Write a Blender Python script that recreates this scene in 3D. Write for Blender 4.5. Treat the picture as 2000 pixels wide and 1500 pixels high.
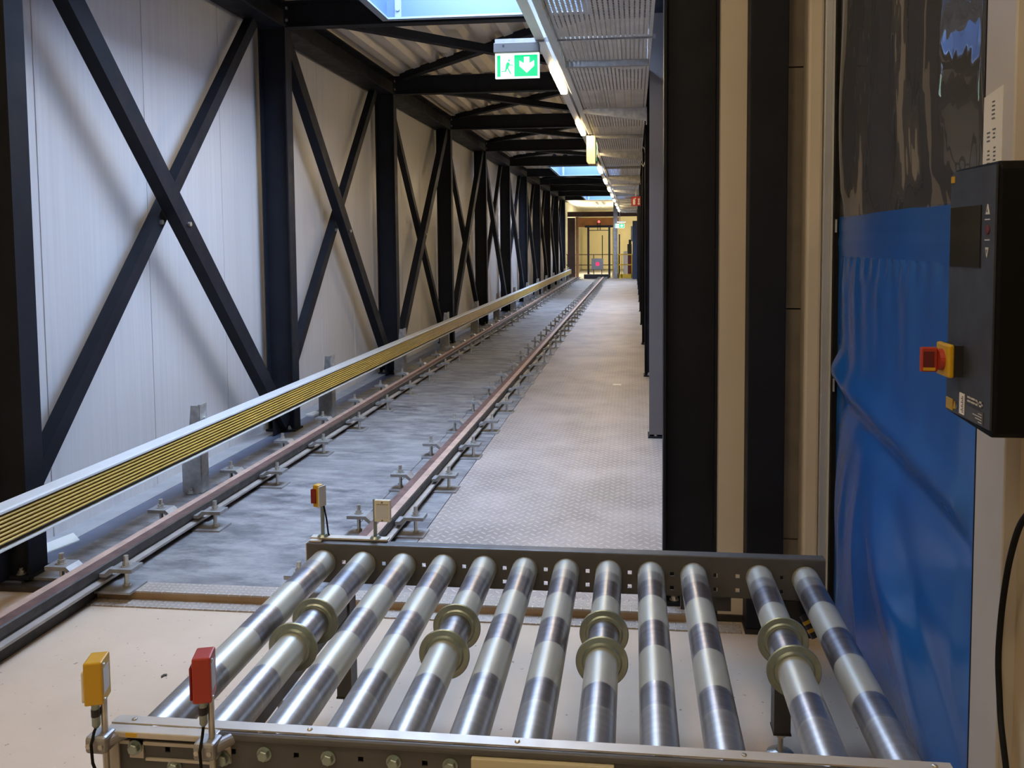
import bpy, bmesh, math, random
from mathutils import Vector, Matrix
random.seed(7)
for o in list(bpy.data.objects): bpy.data.objects.remove(o)
S = bpy.context.scene; COL = S.collection
R = math.radians

# ------------------------------------------------------------------ camera
cam = bpy.data.objects.new('camera', bpy.data.cameras.new('camera')); COL.objects.link(cam); S.camera = cam
F_PX, PPX, PPY = 1600.0, 1067.05, 574.15
cam.data.sensor_fit = 'HORIZONTAL'; cam.data.sensor_width = 36
cam.data.lens = F_PX / 2000 * 36
cam.data.shift_x = (1000 - PPX) / 2000; cam.data.shift_y = (PPY - 750) / 2000
cam.data.clip_start = .05; cam.data.clip_end = 200
yaw, pitch, roll = 0.106687, 0.061575, -0.006564
fw = Vector((-math.sin(yaw)*math.cos(pitch), math.cos(yaw)*math.cos(pitch), -math.sin(pitch)))
r0 = Vector((math.cos(yaw), math.sin(yaw), 0)); u0 = r0.cross(fw)
rr = r0*math.cos(roll) + u0*math.sin(roll); uu = u0*math.cos(roll) - r0*math.sin(roll)
cam.matrix_world = Matrix(((rr.x, uu.x, -fw.x, 0), (rr.y, uu.y, -fw.y, 0), (rr.z, uu.z, -fw.z, 1.6), (0, 0, 0, 1)))
# ------------------------------------------------------------------ world, exposure
S.world = bpy.data.worlds.new('world'); S.world.use_nodes = True
bg = S.world.node_tree.nodes['Background']; bg.inputs[0].default_value = (.55, .7, 1, 1); bg.inputs[1].default_value = .25
S.view_settings.view_transform = 'Standard'; S.view_settings.look = 'None'
S.view_settings.gamma = 1; S.view_settings.use_curve_mapping = False
S.view_settings.exposure = 1.12
SKY_POWER = 15.0      # radiance of the roof light panes
LED_POWER = 55.0      # radiance of the corridor led modules
HALL_POWER = 15.0     # radiance of the hall luminaires
SKY_COL = (.50, .67, 1.0); LED_COL = (1, .75, .41); HALL_COL = (1, .77, .50)

# ------------------------------------------------------------------ material helpers
MATS = {}
def rgb(h):
    v = [int(h[i:i+2], 16)/255 for i in (0, 2, 4)]
    return tuple(x/12.92 if x <= .04045 else ((x+.055)/1.055)**2.4 for x in v)
class NT:
    def __init__(s, name):
        s.m = bpy.data.materials.new(name); s.m.use_nodes = True; s.t = s.m.node_tree
        s.b = s.t.nodes['Principled BSDF']; s.out = s.t.nodes['Material Output']; MATS[name] = s.m
    def n(s, typ, **kw):
        nd = s.t.nodes.new(typ)
        for k, v in kw.items():
            if k.startswith('i_'): nd.inputs[k[2:].replace('_', ' ')].default_value = v
            else: setattr(nd, k, v)
        return nd
    def l(s, a, b): s.t.links.new(a, b)
    def coord(s, kind='Object', scale=(1, 1, 1)):
        c = s.n('ShaderNodeTexCoord'); mp = s.n('ShaderNodeMapping'); mp.inputs['Scale'].default_value = scale
        s.l(c.outputs[kind], mp.inputs[0]); return mp.outputs[0]
    def noise(s, vec, scale, detail=3, rough=.55):
        nd = s.n('ShaderNodeTexNoise'); s.l(vec, nd.inputs['Vector'])
        nd.inputs['Scale'].default_value = scale; nd.inputs['Detail'].default_value = detail; nd.inputs['Roughness'].default_value = rough
        return nd.outputs['Fac']
    def ramp(s, fac, stops, interp='LINEAR'):
        r = s.n('ShaderNodeValToRGB'); r.color_ramp.interpolation = interp; s.l(fac, r.inputs[0])
        el = r.color_ramp.elements
        while len(el) < len(stops): el.new(.5)
        for e, (p, c) in zip(el, stops): e.position = p; e.color = (*c, 1) if len(c) == 3 else c
        return r.outputs[0]
    def math(s, op, a, b=None):
        m = s.n('ShaderNodeMath', operation=op)
        for i, v in enumerate((a, b)):
            if v is None: continue
            if isinstance(v, (int, float)): m.inputs[i].default_value = v
            else: s.l(v, m.inputs[i])
        return m.outputs[0]
    def mix(s, fac, a, b):
        m = s.n('ShaderNodeMix', data_type='RGBA')
        for i, v in ((0, fac), (6, a), (7, b)):
            if isinstance(v, (int, float)): m.inputs[i].default_value = v
            elif isinstance(v, tuple): m.inputs[i].default_value = (*v, 1)
            else: s.l(v, m.inputs[i])
        return m.outputs[2]
    def bump(s, h, strength=.3, dist=.002):
        b = s.n('ShaderNodeBump'); b.inputs['Strength'].default_value = strength; b.inputs['Distance'].default_value = dist
        s.l(h, b.inputs['Height']); s.l(b.outputs[0], s.b.inputs['Normal']); return b
    def set(s, **kw):
        nm = dict(col='Base Color', rough='Roughness', metal='Metallic', spec='Specular IOR Level', alpha='Alpha', emis='Emission Color', estr='Emission Strength', coat='Coat Weight')
        for k, v in kw.items():
            i = s.b.inputs[nm[k]]
            if isinstance(v, (int, float)): i.default_value = v
            elif isinstance(v, tuple): i.default_value = (*v, 1)
            else: s.l(v, i)
        return s

def paint(name, col, rough=.45, metal=0., var=.12, scale=6, bump=.0, spec=.5):
    t = NT(name); v = t.coord()
    n = t.noise(v, scale, 4)
    a = tuple(c*(1-var) for c in col); b = tuple(min(1, c*(1+var)) for c in col)
    t.set(col=t.ramp(n, [(.3, a), (.7, b)]), metal=metal, spec=spec)
    t.set(rough=t.ramp(t.noise(v, scale*2.3, 3), [(.3, (rough*.85,)*3), (.7, (min(1, rough*1.15),)*3)]))
    if bump: t.bump(t.noise(v, scale*25, 2), bump, .002)
    return t.m
def emit(name, col, strength):
    t = NT(name); t.set(col=(0, 0, 0), rough=.5, emis=col, estr=strength); return t.m

# structural steel, galvanised metal, plastics
paint('steel_anthracite', (.0105, .0122, .0172), .55, var=.25, scale=3, spec=.16)
paint('deck_metal', (.56, .51, .44), .5, .1, .06, 3)
paint('grey_primer', (.115, .102, .100), .5, 0, .06, 3)
paint('galvanised', (.42, .42, .41), .42, .75, .22, 22)
paint('galvanised_dull', (.30, .30, .30), .5, .6, .2, 14)
paint('zinc_bolt', (.52, .51, .46), .34, .85, .15, 30)
paint('zinc_yellow', (.29, .345, .315), .36, .75, .14, 25)
paint('rail_side', (.045, .040, .037), .55, .3, .35, 14, .1)  # shade on the rail sides painted dark; also serves other dark parts
paint('rail_rust', (.130, .075, .064), .55, .25, .3, 9, .1)
paint('rail_worn', (.52, .37, .29), .42, .35, .2, 12)
paint('rail_foot_lit', (.30, .27, .24), .6, .2, .2, 10)  # sunlit rail foot, its brightness put into the colour
paint('conveyor_grey', (.072, .072, .072), .5, .1, .12, 8)
paint('conveyor_trim', (.50, .47, .41), .45, .35, .08, 8)
paint('cream_plate', (.50, .46, .33), .6, 0, .05, 8)
paint('black_plastic', (.012, .012, .013), .5, 0, .1, 10)
paint('black_rubber', (.006, .006, .006), .8, 0, .1, 10, spec=.2)
paint('box_face', (.030, .034, .042), .5, 0, .25, 6)
paint('box_black', (.003, .0028, .0028), .6, 0, .1, 6, spec=.12)
paint('screen_black', (.004, .004, .004), .12, 0, .1, 6)
paint('yellow_plastic', (.50, .30, .010), .4, 0, .05, 10)
paint('orange_red', (.33, .035, .018), .38, 0, .06, 10)
paint('sign_red', (.30, .012, .010), .4, 0, .06, 10)
paint('lens_red', (.16, .003, .003), .08, 0, .1, 10)
paint('reflector_white', (.62, .60, .50), .4, 0, .08, 10)
paint('white_paint', (.72, .70, .66), .4, 0, .04, 5)
paint('pale_grey', (.50, .51, .50), .45, 0, .05, 6)
paint('door_post', (.44, .41, .36), .5, 0, .05, 3)
paint('tan_wall', (.44, .37, .26), .6, 0, .06, 2)
paint('alu_trim', (.50, .52, .54), .38, .5, .05, 6)
paint('portal_cream', (.52, .46, .36), .6, 0, .06, 2)
paint('grey_block', (.22, .19, .155), .8, 0, .12, 9, .15)
paint('hall_wall', (.46, .43, .38), .7, 0, .05, 1)
paint('hall_ceiling', (.30, .29, .27), .8, 0, .05, 1)
paint('dark_room', (.05, .055, .065), .8, 0, .1, 1)
paint('skylight_liner', (.045, .085, .155), .4, .0, .05, 3)
paint('liner_lip', (.16, .20, .26), .4, 0, .05, 3)
paint('chord_shade', (.13, .145, .20), .4, .1, .15, 4)
paint('edge_sheet', (.36, .35, .34), .55, .1, .12, 6)
paint('housing_grey', (.085, .080, .072), .5, 0, .05, 6)
paint('yellow_rail_paint', (.62, .38, .03), .5, 0, .08, 5)
paint('yellow_bar', (.50, .35, .075), .42, 0, .1, 2)
paint('bar_groove', (.035, .026, .014), .6, 0, .1, 5)
paint('timber', (.42, .20, .075), .55, 0, .2, 3)
paint('brown_steel', (.075, .035, .022), .6, 0, .2, 3)
paint('pale_yellow_wall', (.80, .72, .48), .7, 0, .05, 1)
paint('navy_panel', (.018, .030, .065), .5, 0, .1, 2)
paint('maroon', (.10, .008, .010), .5, 0, .1, 2)
paint('green_dark', (.0, .16, .085), .5, 0, .0, 2)
paint('paper', (.66, .64, .56), .8, 0, .03, 9)
paint('print_grey', (.10, .10, .10), .8, 0, .05, 9)
paint('print_light', (.50, .50, .48), .6, 0, .05, 9)
paint('dust_patch', (.62, .60, .58), .9, 0, .1, 9)
emit('led_light', LED_COL, LED_POWER)
emit('hall_light', HALL_COL, HALL_POWER)
emit('sky_pane', SKY_COL, SKY_POWER)
emit('sign_green', (0, .55, .20), .75)
emit('sign_white', (.85, 1, .95), .75)
emit('lamp_white', (1, .93, .9), 1.5)
emit('lamp_red', (1, .05, .06), 2.5)
emit('target_red', (1, .02, .10), .9)
emit('far_fill_glow', (1, .86, .58), 20)
emit('far_dim', (1, .90, .66), .5)

# ribbed white sandwich panel
t = NT('panel_white'); v = t.coord()
sep = t.n('ShaderNodeSeparateXYZ'); t.l(v, sep.inputs[0])
rib = t.math('SINE', t.math('MULTIPLY', sep.outputs['Y'], 2*math.pi/.025))
vs = t.coord('Object', (1, 14, .25))
t.set(col=t.ramp(t.noise(vs, 3, 3), [(.3, (.465, .45, .44)), (.75, (.525, .51, .495))]), rough=.38)
t.bump(t.math('ADD', rib, t.math('MULTIPLY', t.noise(vs, 20, 2), .6)), .07, .0012)
# smooth steel floor sheet with drag scratches and dust
t = NT('floor_sheet'); v = t.coord(); v2 = t.coord('Object', (5, .9, 1))
ang = t.n('ShaderNodeMapping'); ang.inputs['Rotation'].default_value = (0, 0, R(28)); ang.inputs['Scale'].default_value = (1, 2.6, 1); t.l(v, ang.inputs[0])
base = t.ramp(t.noise(ang.outputs[0], 3.4, 10, .74), [(.40, (.060, .062, .070)), (.5, (.155, .155, .16)), (.60, (.29, .285, .28))])
smear = t.ramp(t.noise(v, 1.1, 5, .65), [(.36, (0, 0, 0)), (.66, (1, 1, 1))])
t.set(col=t.mix(t.math('MULTIPLY', smear, .7), base, (.27, .265, .265)), rough=.5, metal=.1)
# five-bar lozenge tread plate
def tread(name, ca, cb, sc=22., rot=0., strength=.9, metal=.25):
    t = NT(name); c = t.n('ShaderNodeTexCoord'); mp = t.n('ShaderNodeMapping')
    mp.inputs['Rotation'].default_value = (0, 0, R(rot)); mp.inputs['Scale'].default_value = (sc, sc, 0)
    t.l(c.outputs['Object'], mp.inputs[0])
    sp = t.n('ShaderNodeSeparateXYZ'); t.l(mp.outputs[0], sp.inputs[0])
    x, y = sp.outputs['X'], sp.outputs['Y']
    fx, fy = t.math('FLOOR', x), t.math('FLOOR', y)
    par = t.math('MODULO', t.math('ABSOLUTE', t.math('ADD', fx, fy)), 2)
    u = t.math('SUBTRACT', t.math('SUBTRACT', x, fx), .5); w = t.math('SUBTRACT', t.math('SUBTRACT', y, fy), .5)
    a = t.math('ADD', t.math('MULTIPLY', u, par), t.math('MULTIPLY', w, t.math('SUBTRACT', 1, par)))
    b = t.math('ADD', t.math('MULTIPLY', w, par), t.math('MULTIPLY', u, t.math('SUBTRACT', 1, par)))
    d = t.math('ADD', t.math('POWER', t.math('MULTIPLY', a, 2.0), 2), t.math('POWER', t.math('MULTIPLY', b, 6.2), 2))
    h = t.n('ShaderNodeMapRange'); h.inputs['From Min'].default_value = 1; h.inputs['From Max'].default_value = .35; t.l(d, h.inputs[0])
    v = t.coord()
    dirt = t.ramp(t.noise(v, 1.7, 7, .68), [(.36, (0, 0, 0)), (.64, (1, 1, 1))])
    col = t.mix(dirt, ca, cb)
    t.set(col=t.mix(t.math('MULTIPLY', h.outputs[0], .7), col, tuple(min(1, k*1.45) for k in cb)), rough=.5, metal=metal)
    t.bump(h.outputs[0], strength, .004)
    return t.m
tread('tread_plate', (.235, .205, .182), (.37, .325, .295), 21, 45, 1.0)
tread('tread_step', (.30, .265, .225), (.40, .36, .315), 38, 0)
tread('tread_edge', (.26, .16, .08), (.40, .29, .17), 30, 0, .6)
# cream hall floor with pits and specks
t = NT('hall_floor'); v = t.coord()
sp = t.ramp(t.noise(v, 42, 2, .5), [(.255, (0, 0, 0)), (.30, (1, 1, 1))])
t.set(col=t.mix(sp, (.20, .16, .12), t.ramp(t.noise(v, 2.2, 6, .6), [(.3, (.44, .350, .250)), (.7, (.53, .425, .315))])), rough=.55)
t.bump(t.noise(v, 60, 3), .15, .002)
# conveyor roller: zinc plated tube with dust bands left by the loads
def roller_mat(name, seed):
    t = NT(name); c = t.n('ShaderNodeTexCoord'); sp = t.n('ShaderNodeSeparateXYZ'); t.l(c.outputs['Object'], sp.inputs[0])
    mp = t.n('ShaderNodeMapping'); mp.inputs['Location'].default_value = (seed, seed*1.7, 0); mp.inputs['Scale'].default_value = (1, 1, 1); t.l(c.outputs['Object'], mp.inputs[0])
    wob = t.math('MULTIPLY', t.math('SUBTRACT', t.noise(mp.outputs[0], 16, 4), .5), .016)
    y = t.math('ADD', t.math('ADD', sp.outputs['Y'], wob), (seed % 1.3 - .6)*.022)            # local 0 (near end) .. 1.05 (far end)
    D, L, M = (0, 0, 0), (1, 1, 1), (.35, .35, .35)
    band = t.ramp(t.math('DIVIDE', y, 1.05), [(0, M), (.165, (.55,)*3), (.175, (.08,)*3), (.272, L), (.445, D), (.584, L), (.742, D), (.852, (.45,)*3), (.915, L)], 'CONSTANT')
    fine = t.noise(t.coord('Object', (1, .5, 1)), 26, 5, .6)
    f2 = t.math('MULTIPLY', band, t.math('ADD', .72, t.math('MULTIPLY', fine, .5)))
    f2 = t.n('ShaderNodeClamp').outputs[0] if False else t.math('MINIMUM', f2, 1.0)
    zinc = t.ramp(t.noise(t.coord('Object', (1, 9, 1)), 6, 4), [(.3, (.25, .245, .26)), (.7, (.36, .35, .365))])
    t.set(col=t.mix(f2, zinc, (.46, .465, .40)), metal=t.math('SUBTRACT', .95, t.math('MULTIPLY', f2, .5)),
          rough=t.math('ADD', .34, t.math('MULTIPLY', f2, .08)))
    return t.m
for i in range(3): roller_mat('roller_zinc_%d' % i, i*3.1+.4)
# perforated sheet of the cable tray (real see-through holes)
t = NT('tray_perforated'); c = t.n('ShaderNodeTexCoord'); sp = t.n('ShaderNodeSeparateXYZ'); t.l(c.outputs['Object'], sp.inputs[0])
def cell(t, o, p):
    q = t.math('DIVIDE', o, p); return t.math('MULTIPLY', t.math('SUBTRACT', t.math('SUBTRACT', q, t.math('FLOOR', q)), .5), p)
cx, cy = cell(t, sp.outputs['X'], .0285), cell(t, sp.outputs['Y'], .03)
dd = t.math('ADD', t.math('POWER', t.math('DIVIDE', cx, .0052), 2), t.math('POWER', t.math('DIVIDE', cy, .0095), 2))
t.set(col=t.ramp(t.noise(t.coord(), 5, 4), [(.3, (.48, .46, .43)), (.7, (.62, .60, .56))]), metal=.3, rough=.5, alpha=t.math('GREATER_THAN', dd, 1))
# blue curtain, clear vinyl window
t = NT('curtain_blue'); v = t.coord()
t.set(col=t.ramp(t.noise(v, 3, 3), [(.3, (.009, .090, .34)), (.7, (.011, .115, .41))]), rough=.26, spec=.6)
t.bump(t.noise(v, 9, 3), .08, .01)
t = NT('clear_vinyl'); v = t.coord('Object', (1, 1, .45))
gl = t.n('ShaderNodeBsdfGlossy'); gl.inputs['Roughness'].default_value = .02; gl.inputs['Color'].default_value = (.92, .95, 1, 1)
tr = t.n('ShaderNodeBsdfTransparent'); tr.inputs['Color'].default_value = (.78, .80, .80, 1)
fr = t.n('ShaderNodeFresnel'); fr.inputs['IOR'].default_value = 1.72
bp = t.n('ShaderNodeBump'); bp.inputs['Strength'].default_value = .34; bp.inputs['Distance'].default_value = .03
t.l(t.noise(v, 3.4, 3.2, .5), bp.inputs['Height']); t.l(bp.outputs[0], gl.inputs['Normal']); 
mx = t.n('ShaderNodeMixShader'); t.l(fr.outputs[0], mx.inputs[0]); t.l(tr.outputs[0], mx.inputs[1]); t.l(gl.outputs[0], mx.inputs[2]); df = t.n('ShaderNodeBsdfDiffuse'); df.inputs['Color'].default_value = (.55, .56, .58, 1); m2 = t.n('ShaderNodeMixShader'); m2.inputs[0].default_value = .10
t.l(mx.outputs[0], m2.inputs[1]); t.l(df.outputs[0], m2.inputs[2]); t.l(m2.outputs[0], t.out.inputs['Surface'])

# ------------------------------------------------------------------ geometry helpers
WPOS = {}
class MB:
    """collects shapes in world coordinates; build() links them as one mesh"""
    def __init__(s): s.v = []; s.f = []; s.m = []
    def add(s, vs, fs, mi=0):
        o = len(s.v); s.v += [tuple(p) for p in vs]; s.f += [tuple(i+o for i in f) for f in fs]; s.m += [mi]*len(fs); return s
    def box(s, x0, x1, y0, y1, z0, z1, mi=0):
        return s.add([(x0,y0,z0),(x1,y0,z0),(x1,y1,z0),(x0,y1,z0),(x0,y0,z1),(x1,y0,z1),(x1,y1,z1),(x0,y1,z1)],
                     [(0,3,2,1),(4,5,6,7),(0,1,5,4),(1,2,6,5),(2,3,7,6),(3,0,4,7)], mi)
    def prism(s, poly, axis, a, b, mi=0):
        """poly: list of 2d points; axis 'x' -> (y,z), 'y' -> (x,z), 'z' -> (x,y)"""
        n = len(poly)
        P = {'x': lambda p, t: (t, p[0], p[1]), 'y': lambda p, t: (p[0], t, p[1]), 'z': lambda p, t: (p[0], p[1], t)}[axis]
        vs = [P(p, a) for p in poly] + [P(p, b) for p in poly]
        fs = [tuple(range(n))[::-1], tuple(range(n, 2*n))] + [(i, (i+1) % n, n+(i+1) % n, n+i) for i in range(n)]
        return s.add(vs, fs, mi)
    def tube(s, p0, p1, r0, r1=None, n=14, cap=True, mi=0):
        p0, p1 = Vector(p0), Vector(p1); d = (p1-p0).normalized(); r1 = r0 if r1 is None else r1
        a = d.orthogonal().normalized(); b = d.cross(a)
        vs = []
        for p, r in ((p0, r0), (p1, r1)):
            for i in range(n):
                t = 2*math.pi*i/n; vs.append(p + a*math.cos(t)*r + b*math.sin(t)*r)
        fs = [(i, (i+1) % n, n+(i+1) % n, n+i) for i in range(n)]
        if cap: fs += [tuple(range(n))[::-1], tuple(range(n, 2*n))]
        return s.add(vs, fs, mi)
    def lathe(s, prof, p0, d, n=32, mi=0, closed=False):
        """prof: (radius, distance along d)"""
        p0, d = Vector(p0), Vector(d).normalized(); a = d.orthogonal().normalized(); b = d.cross(a); m = len(prof)
        vs = [p0 + d*h + (a*math.cos(2*math.pi*i/n) + b*math.sin(2*math.pi*i/n))*r for r, h in prof for i in range(n)]
        fs = [(j*n+i, j*n+(i+1) % n, (j+1)*n+(i+1) % n, (j+1)*n+i) for j in range(m-1) for i in range(n)]
        if closed: fs += [((m-1)*n+i, (m-1)*n+(i+1) % n, (i+1) % n, i) for i in range(n)]
        else: fs += [tuple(range(n))[::-1], tuple(range((m-1)*n, m*n))]
        return s.add(vs, fs, mi)
    def path(s, pts, r, n=8, mi=0):
        pts = [Vector(p) for p in pts]; vs = []; k = len(pts)
        a = None
        for i, p in enumerate(pts):
            d = (pts[min(i+1, k-1)] - pts[max(i-1, 0)]).normalized()
            a = d.orthogonal().normalized() if a is None else (a - d*a.dot(d)).normalized()
            b = d.cross(a); vs += [p + (a*math.cos(2*math.pi*j/n) + b*math.sin(2*math.pi*j/n))*r for j in range(n)]
        fs = [(i*n+j, i*n+(j+1) % n, (i+1)*n+(j+1) % n, (i+1)*n+j) for i in range(k-1) for j in range(n)]
        fs += [tuple(range(n))[::-1], tuple(range((k-1)*n, k*n))]
        return s.add(vs, fs, mi)
    def build(s, name, mats, parent=None, smooth=False, bevel=0, origin=None):
        """origin: world position of the object's own origin (default: parent's, else 0)"""
        pw = WPOS[parent.name] if parent else Vector((0, 0, 0))
        ow = Vector(origin) if origin is not None else pw
        me = bpy.data.meshes.new(name)
        me.from_pydata([tuple(Vector(p)-ow) for p in s.v], [], s.f); me.update()
        for m in (mats if isinstance(mats, (list, tuple)) else [mats]): me.materials.append(MATS[m])
        for p, mi in zip(me.polygons, s.m): p.material_index = mi
        bm = bmesh.new(); bm.from_mesh(me); bmesh.ops.recalc_face_normals(bm, faces=bm.faces)
        if bevel:
            es = [e for e in bm.edges if len(e.link_faces) == 2 and e.calc_face_angle(0) > .6]
            bmesh.ops.bevel(bm, geom=es, offset=bevel, segments=2, profile=.5, affect='EDGES', clamp_overlap=True)
        bm.to_mesh(me); bm.free()
        if smooth:
            me.polygons.foreach_set('use_smooth', [True]*len(me.polygons))
            me.set_sharp_from_angle(angle=R(35))
        o = bpy.data.objects.new(name, me); COL.objects.link(o)
        o.parent = parent; o.location = ow - pw; WPOS[o.name] = ow
        return o
def tag(o, label=None, cat=None, group=None, kind=None):
    for k, v in (('label', label), ('category', cat), ('group', group), ('kind', kind)):
        if v: o[k] = v
    return o
def thing(name, label, cat, loc=(0, 0, 0), group=None):
    o = bpy.data.objects.new(name, None); o.empty_display_size = .1; COL.objects.link(o); o.location = loc
    WPOS[o.name] = Vector(loc); return tag(o, label, cat, group)
def inst(src, parent, wloc, name=None):
    """a copy of a part that shares its mesh, at a world position of its origin"""
    o = src.copy(); o.name = name or src.name.split('.')[0]; COL.objects.link(o); o.parent = parent
    o.location = Vector(wloc) - WPOS[parent.name]; WPOS[o.name] = Vector(wloc); return o
def struct(mb, name, mat, parent=None, **kw):
    o = mb.build(name, mat, parent, **kw)
    if parent is None: o['kind'] = 'structure'
    return o
ORD = ['first', 'second', 'third', 'fourth', 'fifth', 'sixth', 'seventh', 'eighth', 'ninth', 'tenth', 'eleventh', 'twelfth', 'thirteenth', 'fourteenth', 'fifteenth', 'sixteenth', 'seventeenth', 'eighteenth', 'nineteenth', 'twentieth']

UF = .04                                  # upper (corridor) floor level
COLY = [3.55 + 3.04*k for k in range(11)]  # column centres
NB = 10
SKYB = (0, 5, 9)
END = 35.7
XL0, XL1 = -3.06, -2.83                   # left columns
XR0, XR1 = .125, .352                     # right columns
CB, CT = 3.375, 3.595                     # chord bottom / top

# ------------------------------------------------------------------ the setting
fl = struct(MB().box(-9, 5, -5, 3.43, -.2, 0), 'floor', 'hall_floor')
bf = struct(MB().box(-3.3, .6, 3.43, END, -.2, .028), 'floor', 'rail_side')
# smooth sheets between the rails, in two lanes with cross joints
ys = [3.50, 5.9, 8.4, 10.9, 13.4, 15.9, 18.4, 20.9, 23.4, 25.9, 28.4, 30.9, 33.4, END-.02]
for a, b in zip(ys[:-1], ys[1:]):
    for x0, x1 in ((-2.847, -1.5325), (-1.5275, -1.132)):
        MB().box(x0, x1, a+.002, b-.002, .028, UF).build('floor_sheet', 'floor_sheet', bf)
ys = [3.50, 6.1, 9.1, 12.1, 15.1, 18.1, 21.1, 24.1, 27.1, 30.1, 33.1, END-.02]
for a, b in zip(ys[:-1], ys[1:]):
    MB().box(-1.127, .40, a+.002, b-.002, .028, UF+.001).build('tread_sheet', 'tread_plate', bf)
MB().box(-3.115, -2.977, 3.46, END, .028, UF-.002).build('wall_edge_sheet', 'edge_sheet', bf)
MB().box(-2.975, -2.850, 3.46, END, .028, UF-.003).build('chord_flange_strip', 'chord_shade', bf)  # blue-grey colour stands in for shade and reflection on the flange
# step: nosing, riser, lower tread strip
MB().box(-2.62, .34, 3.40, 3.50, UF-.006, UF+.002).build('step_nosing', 'tread_step', bf)
MB().box(-2.62, .34, 3.40, 3.43, .006, UF-.006).build('step_riser', 'tread_edge', bf)
MB().box(-2.56, .44, 3.325, 3.41, -.001, .006).build('step_strip', 'tread_step', bf)

wl = struct(MB().box(-3.30, -3.15, 3.46, END, -.1, 3.75), 'wall_left', 'pale_grey')
y = 4.03 - .97
n = 0
while y < END:
    a, b = max(y+.0025, 3.47), min(y+.97-.0025, END)
    if b > a: MB().box(-3.15, -3.115, a, b, .0, 3.70).build('wall_panel', 'panel_white', wl, bevel=.003 if n < 8 else 0)
    y += .97; n += 1
wr = struct(MB().box(.47, .6, 3.62, END, -.1, 3.75), 'wall_right', 'pale_grey')
y = 3.62
while y < END:
    MB().box(.44, .47, y+.0025, min(y+1.0, END)-.0025, .0, 3.70).build('wall_panel', 'panel_white', wr); y += 1.0

# roof: trapezoidal steel deck, cut out round the roof lights
SX0, SX1 = -1.97, -.34
def deck(mb, x0, x1, y0, y1):
    per = .25; x = math.floor(x0/per)*per; pts = []
    while x < x1 + per:
        for dx, z in ((0, 3.60), (.10, 3.60), (.145, 3.665), (.205, 3.665)):
            pts.append((x+dx, z))
        x += per
    pts = [(min(max(a, x0), x1), z) for a, z in pts]
    q = [pts[0]]
    for p in pts[1:]:
        if p[0] > q[-1][0] + 1e-4: q.append(p)
    vs = [(a, yy, z) for yy in (y0, y1) for a, z in q]; n = len(q)
    mb.add(vs, [(i, i+1, n+i+1, n+i) for i in range(n-1)])
ce = struct(MB().box(-3.3, -2.9, 3.3, END, 3.70, 3.78), 'ceiling', 'pale_grey')
for k in range(NB+1):
    y0 = COLY[k] if k else 3.42; y1 = COLY[k+1] if k < NB else END
    mb = MB()
    if k in SKYB:
        a, b = COLY[k]+.28, COLY[k+1]-.14
        deck(mb, -3.1, SX0, y0, y1); deck(mb, SX1, .47, y0, y1); deck(mb, SX0, SX1, y0, a); deck(mb, SX0, SX1, b, y1)
    else: deck(mb, -3.1, .47, y0, y1)
    mb.build('roof_deck_sheet', 'deck_metal', ce)
mb = MB()
for k in range(NB+1):
    y0 = COLY[k] if k else 3.42; y1 = COLY[k+1] if k < NB else END
    if k in SKYB:
        a, b = COLY[k]+.28, COLY[k+1]-.14
        mb.box(-3.3, SX0-.05, y0, y1, 3.70, 3.80); mb.box(SX1+.05, .6, y0, y1, 3.70, 3.80); mb.box(SX0-.05, SX1+.05, y0, a-.05, 3.70, 3.80); mb.box(SX0-.05, SX1+.05, b+.05, y1, 3.70, 3.80)
    else: mb.box(-3.3, .6, y0, y1, 3.70, 3.80)
mb.build('roof_board', 'pale_grey', ce)

# hall shell round the camera
wb = struct(MB().box(-9, 5, -5.2, -5, -.2, 4.6), 'wall_back', 'hall_wall')
struct(MB().box(-9.2, -9, -5.2, 3.6, -.2, 4.6), 'wall_hall_left', 'hall_wall')
struct(MB().box(5, 5.2, -5.2, 3.8, -.2, 4.6), 'wall_hall_right', 'dark_room')
struct(MB().box(-9, -3.30, 3.44, 3.6, -.2, 4.6), 'wall_front', 'hall_wall')
MB().box(-3.30, -3.115, 3.44, 3.46, 0, 3.8).build('panel_end_strip', 'portal_cream', wl)
struct(MB().box(-3.16, .6, 3.30, 3.41, 3.80, 4.6), 'wall_above_portal', 'hall_wall')
struct(MB().box(-9.2, 5.2, -5.2, 3.8, 4.6, 4.7), 'ceiling_hall', 'hall_ceiling')

# beige end panel of the bridge, then grey block wall behind the door post
struct(MB().box(.352, .47, 3.44, 3.62, 0, 4.0), 'trim_1', 'portal_cream')
gw = struct(MB().box(.60, 5, 3.62, 3.78, 0, 4.6), 'wall_front_right', 'dark_room')
for z0, z1 in ((0, .355), (.361, 1.322), (1.328, 2.302), (2.308, 3.28), (3.286, 4.3)):
    MB().box(.604, .70, 3.45, 3.60, z0, z1).build('wall_block', 'grey_block', gw)

# ------------------------------------------------------------------ steel columns
def ibeam_z(mb, x0, x1, yc, w, tf, tw, z0, z1):
    h = w/2
    mb.prism([(x0, yc-h), (x0+tf, yc-h), (x0+tf, yc-tw/2), (x1-tf, yc-tw/2), (x1-tf, yc-h), (x1, yc-h),
              (x1, yc+h), (x1-tf, yc+h), (x1-tf, yc+tw/2), (x0+tf, yc+tw/2), (x0+tf, yc+h), (x0, yc+h)], 'z', z0, z1)
def bolt_mesh(name, r, h, mat, z=0, shank=0, sr=None):
    mb = MB(); mb.lathe([(r*1.7, 0), (r*1.7, .003)], (0, 0, 0), (0, 0, 1), 14)
    mb.lathe([(r*1.25, .003), (r*1.25, .003+h)], (0, 0, 0), (0, 0, 1), 6)
    if shank: mb.lathe([(sr or r*.72, .003), (sr or r*.72, .003+h+shank)], (0, 0, 0), (0, 0, 1), 10)
    o = mb.build(name, mat); COL.objects.unlink(o); return o
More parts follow.
